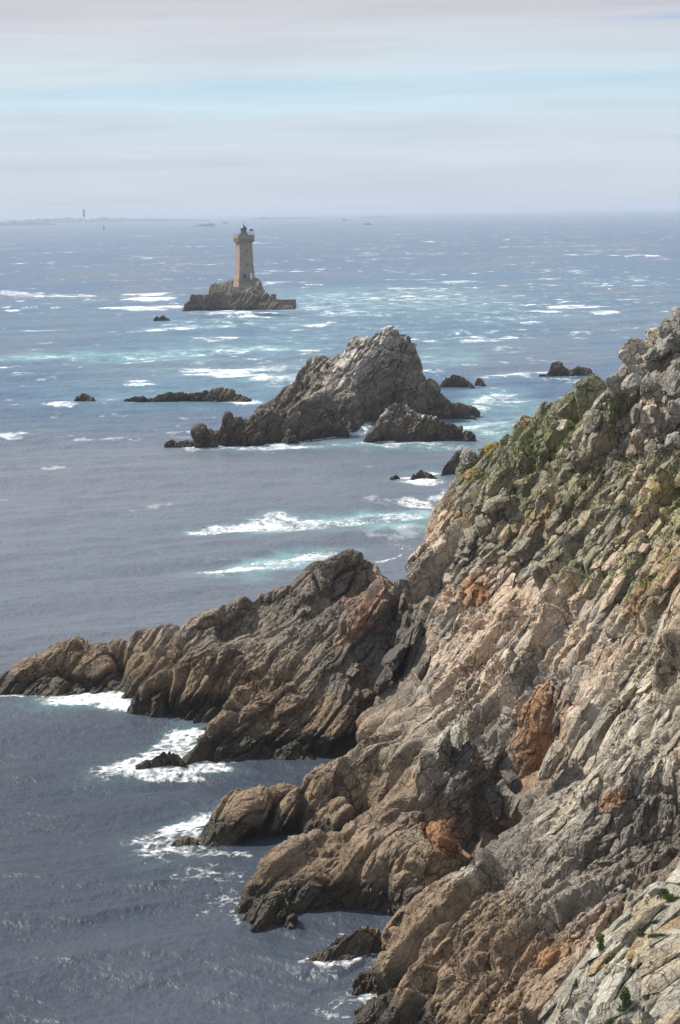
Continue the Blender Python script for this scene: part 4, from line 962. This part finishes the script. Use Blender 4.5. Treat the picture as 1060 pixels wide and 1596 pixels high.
def leaf_mat(name, c0, c1):
    m, nt, b = new_mat(name); g = nd(nt, 'ShaderNodeNewGeometry')
    nt.links.new(ramp(nt, g.outputs['Random Per Island'], [(0, c0), (1, c1)]), b.inputs['Base Color']); b.inputs['Roughness'].default_value = .7
    return m
M_turf = leaf_mat('turf_blades', (.10, .14, .030), (.27, .27, .08))
M_leaf = leaf_mat('plant_leaves', (.040, .080, .016), (.13, .17, .045))
vi = np.where((cveg > .3) & visible_pick(cp, cn, cu, cv))[0]
vi = vi[rng.randint(0, len(vi), 5500)] if len(vi) else vi
co, F = blades(cp[vi], cn[vi], 5, .13, .045, .16, 5)
me = raw_mesh('turf', co, F, M_turf); o = bpy.data.objects.new('turf', me); C.objects.link(o); o['kind'] = 'stuff'; o.parent = cliff
ve = np.where(visible_pick(ep, en, eu, ev))[0]
def pick(u, v):
    d = (eu[ve] - u) ** 2 + (ev[ve] - v) ** 2; j = np.argsort(d)[:12]
    i = ve[j[np.argmin(ep[ve[j], 1])]]; return ep[i], en[i]
plants = [(1036, 1408, 12, 12, 'small green cushion plant high in the cleft behind the pale pointed slab'), (1034, 1438, 16, 18, 'largest green cushion plant, in the cleft of the near pale rock'),
          (951, 1497, 9, 14, 'green plant with orange lichen at its left on the near pale rock'), (972, 1562, 12, 16, 'dark green plant in the lower crack of the near pale rock'),
          (938, 1592, 24, 9, 'bright green flat mat of leaves at the bottom edge of the near pale rock'), (1022, 1461, 14, 4, 'thin yellow-green strip of leaves on the ledge of the near pale rock'), (1045, 1478, 14, 4, 'flat yellow-green patch on the right ledge of the near rock')]
for u, v, a_, b_, lab in plants:
    p, n = pick(u, v); mpp = p[1] / FP; r = np.random.RandomState(int(u)); k = int(44 * math.sqrt(a_ * b_))
    q = r.normal(size=(k, 3)); q /= np.linalg.norm(q, axis=1, keepdims=True); q *= (.55 + .45 * r.rand(k))[:, None]
    cl_ = r.normal(size=(7, 3)) * .75; wi = r.randint(0, 7, k); q = q * (.35 + .45 * r.rand(7))[wi][:, None] + cl_[wi]
    pts = q[:, 0:1] * Rt * a_ * 1.1 * mpp + q[:, 1:2] * Up * b_ * .95 * mpp + q[:, 2:3] * Fw * min(a_, b_) * .8 * mpp
    co, F = blades(pts, None, 3, .09, .03, .03, int(v))
    me = raw_mesh('cushion_plant', co, F, M_leaf); o = bpy.data.objects.new('cushion_plant', me); C.objects.link(o); o.location = p + n * .05
    tag(o, lab, 'plant', 'cushion plants on the near rock')

# ------------------------------------------------------------------ the lighthouse
M_stone = plain_mat('tower_granite', (.265, .215, .150), .9, 0, .28, .9)
M_stone_left = plain_mat('tower_left_face', (.30, .195, .130), .9, 0, .25, .9)  # redder tone for the left face of the tower
M_white = plain_mat('white_paint', (.8, .8, .78), .5)
M_dkgreen = plain_mat('lantern_green_paint', (.03, .06, .07), .45)
M_glass = plain_mat('lantern_glass', (.10, .16, .20), .1)
M_metal = plain_mat('grey_rail_metal', (.25, .26, .27), .5, .6)
M_dark = plain_mat('dark_opening', (.03, .03, .035), .8)
M_conc = plain_mat('quay_masonry', (.17, .13, .105), .9, 0, .3, .5)
M_panel = plain_mat('solar_panel', (.03, .05, .12), .2)
class MB:
    def __init__(s): s.bm = bmesh.new()
    def box(s, c, d, rz=0, taper=1.0):
        vs_ = []
        for z in (-.5, .5):
            k = taper if z > 0 else 1
            for x_, y_ in ((-.5, -.5), (.5, -.5), (.5, .5), (-.5, .5)):
                p = Matrix.Rotation(rz, 3, 'Z') @ Vector((x_ * d[0] * k, y_ * d[1] * k, z * d[2])); vs_.append(s.bm.verts.new(p + Vector(c)))
        for f in ((3, 2, 1, 0), (4, 5, 6, 7), (0, 1, 5, 4), (1, 2, 6, 5), (2, 3, 7, 6), (3, 0, 4, 7)): s.bm.faces.new([vs_[i] for i in f])
        return s
    def lathe(s, prof, n=16, c=(0, 0, 0), sq=False, ang=0):
        rings = []
        for r_, z in prof:
            ring = []
            for i in range(n):
                a = 2 * math.pi * i / n + ang; ring.append(s.bm.verts.new((c[0] + r_ * math.cos(a), c[1] + r_ * math.sin(a), c[2] + z)))
            rings.append(ring)
        for a_, b_ in zip(rings[:-1], rings[1:]):
            for i in range(n): s.bm.faces.new((a_[i], a_[(i + 1) % n], b_[(i + 1) % n], b_[i]))
        s.bm.faces.new(rings[0][::-1]); s.bm.faces.new(rings[-1]); return s
    def bar(s, a, b, r_=.05, n=5):
        a = Vector(a); b = Vector(b); d = (b - a); q = d.to_track_quat('Z', 'Y'); R1 = []; R2 = []
        for i in range(n):
            o_ = q @ Vector((r_ * math.cos(6.2832 * i / n), r_ * math.sin(6.2832 * i / n), 0)); R1.append(s.bm.verts.new(a + o_)); R2.append(s.bm.verts.new(b + o_))
        for i in range(n): s.bm.faces.new((R1[i], R1[(i + 1) % n], R2[(i + 1) % n], R2[i]))
        s.bm.faces.new(R1[::-1]); s.bm.faces.new(R2); return s
    def done(s, name, mat, parent=None, mat_fn=None):
        me = bpy.data.meshes.new(name); s.bm.normal_update(); s.bm.to_mesh(me); s.bm.free()
        for m in (mat if isinstance(mat, (list, tuple)) else [mat]): me.materials.append(m)
        if mat_fn:
            for p in me.polygons: p.material_index = mat_fn(p)
        o = bpy.data.objects.new(name, me); C.objects.link(o)
        if parent: o.parent = parent
        return o
def empty(name, loc, rz=0):
    o = bpy.data.objects.new(name, None); C.objects.link(o); o.location = loc; o.rotation_euler = (0, 0, rz); o.empty_display_size = 1; return o
LP = at_D(381.5, 434, 964.0)
lh = empty('lighthouse', LP, R(20)); tag(lh, 'square granite lighthouse with flared gallery and dark green lantern on its islet', 'lighthouse')
s2 = math.sqrt(2)
prof = [(4.7, -4), (4.35, 0), (3.95, 2.0), (3.72, 5), (3.5, 9), (3.36, 13), (3.28, 17.6)]
MB().lathe([(a * s2, z) for a, z in prof], 4, ang=R(45)).done('tower_wall', [M_stone, M_stone_left], lh, lambda p: 1 if p.normal.x < -.7 else 0)
MB().lathe([(3.30 * s2, 17.6), (3.45 * s2, 17.75), (3.45 * s2, 18.3), (3.75 * s2, 18.9), (4.15 * s2, 19.7), (4.15 * s2, 20.1)], 4, ang=R(45)).done('corbel_course', M_stone, lh)
for side in range(4):
    a = side * math.pi / 2
    for k in range(7):
        q = -3.6 + k * 1.2; c, s_ = math.cos(a), math.sin(a)
        b_ = MB(); b_.box((0, 0, 0), (.9, .5, 1.9)); ob = b_.done('corbel', M_stone, lh); ob.location = (c * 3.85 - s_ * q, s_ * 3.85 + c * q, 18.95); ob.rotation_euler = (0, 0, a)
    b_ = MB(); b_.box((0, 0, 0), (.35, 8.4, 1.35)); ob = b_.done('parapet', M_stone, lh); ob.location = (math.cos(a) * 4.05, math.sin(a) * 4.05, 20.78); ob.rotation_euler = (0, 0, a)
for z in (15.6, 12.4, 8.9, 5.6):
    w = np.interp(z, [p[1] for p in prof], [p[0] for p in prof])
    f = MB(); f.box((0, 0, 0), (.3, .75, 1.9)); fo = f.done('window_frame', M_white, lh); fo.location = (-w - .0, 0, z); fo.rotation_euler = (0, R(1.5), 0)
    f = MB(); f.box((-.17, 0, 0), (.05, .32, 1.3)); f.done('pane', M_glass, fo)
f = MB(); f.box((0, 0, 0), (1.1, .3, 2.1)); f.done('door', M_dark, lh).location = (-1.2, -4.22, 1.1)
for z, zz_ in ((7.0, 0), (13.5, 0)):
    f = MB(); f.box((0, 0, 0), (.5, .3, 1.2)); f.done('window', M_dark, lh).location = (0.2, -np.interp(z, [p[1] for p in prof], [p[0] for p in prof]) - .0, z)
MB().lathe([(2.1, 20.1), (2.1, 21.9), (2.3, 21.95), (2.3, 22.2)], 16).done('lantern_base', M_stone, lh)
MB().lathe([(1.35, 22.2), (1.35, 24.2)], 12).done('lantern_glazing', M_glass, lh)
b_ = MB()
for i in range(8):
    a = i * math.pi / 4; b_.bar((1.4 * math.cos(a), 1.4 * math.sin(a), 22.2), (1.4 * math.cos(a), 1.4 * math.sin(a), 24.2), .09)
b_.lathe([(1.45, 22.15), (1.45, 22.5)], 12); b_.done('lantern_frame', M_dkgreen, lh)
MB().lathe([(1.75, 24.2), (1.7, 24.4), (1.35, 25.1), (.8, 25.7), (.3, 26.0), (.28, 26.4), (.12, 26.5)], 16).done('lantern_dome', M_dkgreen, lh)
MB().bar((0, 0, 26.4), (0, 0, 28.1), .07).done('finial', M_dkgreen, lh)
f = MB(); f.box((1.9, -1.6, 22.3), (.8, .8, 1.7)); f.done('equipment_cabinet', M_white, lh)
b_ = MB()
for x_, y_ in ((2.6, -3.4), (4.0, -3.4), (4.0, -1.2), (2.6, -1.2)): b_.bar((x_, y_, 21.4), (x_, y_, 24.2), .07)
b_.bar((2.6, -3.4, 24.2), (4.0, -3.4, 24.2), .07).bar((4, -3.4, 24.2), (4, -1.2, 24.2), .07).bar((2.6, -3.4, 22.9), (4, -3.4, 22.9), .06); b_.done('antenna_frame', M_metal, lh)
f = MB(); f.box((3.3, -2.2, 23.8), (1.5, .12, 1.0)); f.done('solar_panel', M_panel, lh)
b_ = MB()
for side in range(4):
    a = side * math.pi / 2; c, s_ = math.cos(a), math.sin(a); P_ = lambda q, z: (c * 4.1 - s_ * q, s_ * 4.1 + c * q, z)
    for k in range(6): b_.bar(P_(-4.1 + k * 1.64, 21.4), P_(-4.1 + k * 1.64, 22.3), .04)
    b_.bar(P_(-4.1, 22.3), P_(4.1, 22.3), .04)
b_.done('gallery_railing', M_metal, lh)
f = MB(); f.box((0, -5.4, -.5), (10, 2.4, 1.3)); f.done('terrace', M_conc, lh)
f = MB(); f.box((1.3, -6.4, 1.3), (.55, .55, 3.2)); f.done('white_post', M_white, lh)
b_ = MB()
for k in range(4): b_.bar((2.0 + k, -6.3, .1), (2.0 + k, -6.3, 2.0), .06)
b_.bar((2.0, -6.3, 2.0), (5, -6.3, 2.0), .06).bar((2.0, -6.3, 1.1), (5, -6.3, 1.1), .06); b_.done('terrace_railing', M_white, lh)
# quay beside the islet
qa = at_z(424, 481.5, 0); qb = at_z(462, 480.5, 0)
q = empty('quay', (qa + qb) / 2); tag(q, 'long low masonry quay at the right foot of the lighthouse islet', 'quay')
f = MB(); f.box((0, 0, 1.4), ((qb - qa)[0] , 6, 6.4), 0, .985); f.done('quay_wall', M_conc, q)
f = MB(); f.box((-(qb - qa)[0] / 2 + 1.0, 0, 6.0), (2.6, 4, 3.4)); f.done('stair_block', M_conc, q)
f = MB(); f.box((0, 0, 4.75), ((qb - qa)[0] + .3, 6.3, .35)); f.done('coping', M_stone, q)

# ------------------------------------------------------------------ far islands, reefs, tower and beacon
M_far = plain_mat('far_land', (.045, .05, .05), .9, 0, .3, .02)
def far_land(name, prof, D, depth, label, cat, group=None):
    """prof: (u, height in metres)"""
    hz = lambda u: 329.5 - .0155 * (u - 530)
    r = np.random.RandomState(int(prof[0][0]) + 107)
    us_ = np.arange(prof[0][0], prof[-1][0] + .01, max(.5, (prof[-1][0] - prof[0][0]) / 60))
    h = np.interp(us_, [p[0] for p in prof], [p[1] for p in prof]) * (.55 + .75 * r.rand(len(us_)))
    X = (us_ - 530) / FP * D * 1.0
    rows = []
    for k, (dy, f_) in enumerate(((-depth, -.0), (-depth * .5, .5), (0, 1.0), (depth * .6, .7), (depth, 0))):
        rows.append(np.stack([X, np.full_like(X, D) + dy + r.rand(len(X)) * depth * .2, h * f_ * (.8 + .4 * r.rand(len(X))) - (1 if f_ == 0 else 0)], 1))
    Gm = np.stack(rows, 1)
    o = grid_mesh(name, Gm, M_far); tag(o, label, cat, group)
    return o
gi = 'low land and reefs along the horizon'
far_land('far_island', [(-60, 12), (-20, 16), (20, 14), (60, 18), (90, 10), (96, 2)], 10500, 200, 'low dark strip of land at the left edge of the horizon', 'island', gi)
far_land('far_island', [(-60, 22), (60, 24), (130, 30), (160, 26), (200, 28), (250, 20), (300, 14), (330, 4)], 13500, 500, 'long faint island on the horizon below the distant tower', 'island', gi)
far_land('far_reef', [(310, 2), (325, 8), (337, 12), (346, 3)], 7600, 40, 'small dark reef on the horizon left of the lighthouse lantern', 'reef', gi)
far_land('far_reef', [(355, 2), (360, 10), (366, 2)], 9500, 40, 'tiny reef on the horizon just left of the lighthouse lantern', 'reef', gi)
far_land('far_reef', [(400, 8), (420, 16), (440, 9), (470, 14), (500, 4)], 14500, 200, 'faint row of reefs on the horizon right of the lighthouse', 'reef', gi)
far_land('far_reef', [(538, 2), (543, 16), (550, 3)], 10500, 60, 'dark pointed reef on the horizon near the middle', 'reef', gi)
far_land('far_reef', [(572, 3), (580, 9), (588, 2)], 7000, 40, 'lowest dark reef below the horizon, right of the middle', 'reef', gi)
far_land('far_reef', [(570, 6), (600, 12), (625, 3)], 14000, 120, 'faintest flat reef on the horizon right of the middle', 'reef', gi)
tp = at_D(131, 341, 9000); tw = empty('far_lighthouse', (tp[0], tp[1], 0)); tag(tw, 'distant slim lighthouse tower with dark top on the horizon at left', 'lighthouse')
MB().lathe([(5, 5), (4, 44)], 12).done('white_shaft', M_white, tw); MB().lathe([(5, 44), (5, 70), (4, 71), (4, 75), (1, 78)], 12).done('dark_top', M_dark, tw)
bp_ = at_z(162, 357.5, 0); bk = empty('beacon', bp_); tag(bk, 'small dark sea beacon left of centre below the horizon', 'beacon')
MB().lathe([(3.2, -3), (2.6, 4), (2.0, 12)], 10).done('beacon_base', M_dark, bk); MB().bar((0, 0, 12), (0, 0, 16.5), .7, 6).done('beacon_mark', M_dark, bk)
print('objects', time.time() - T0)

# ------------------------------------------------------------------ haze
def box_mesh(name, x0, x1, y0, y1, z0, z1, mat=None):
    v = [(x0, y0, z0), (x1, y0, z0), (x1, y1, z0), (x0, y1, z0), (x0, y0, z1), (x1, y0, z1), (x1, y1, z1), (x0, y1, z1)]
    f = [(0, 3, 2, 1), (4, 5, 6, 7), (0, 1, 5, 4), (1, 2, 6, 5), (2, 3, 7, 6), (3, 0, 4, 7)]
    me = bpy.data.meshes.new(name); me.from_pydata(v, [], f)
    if mat: me.materials.append(mat)
    o = bpy.data.objects.new(name, me); C.objects.link(o); return o
hm = bpy.data.materials.new('haze_air'); hm.use_nodes = True; hn = hm.node_tree; hn.nodes.clear()
ho = nd(hn, 'ShaderNodeOutputMaterial'); pv_ = nd(hn, 'ShaderNodeVolumePrincipled')
pv_.inputs['Color'].default_value = (.62, .68, .77, 1); pv_.inputs['Density'].default_value = .000085; pv_.inputs['Anisotropy'].default_value = .1
hn.links.new(pv_.outputs[0], ho.inputs['Volume'])
haze = box_mesh('haze', -200000, 200000, -60, 195000, -12, 80, hm); haze['kind'] = 'stuff'
print('done', time.time() - T0)
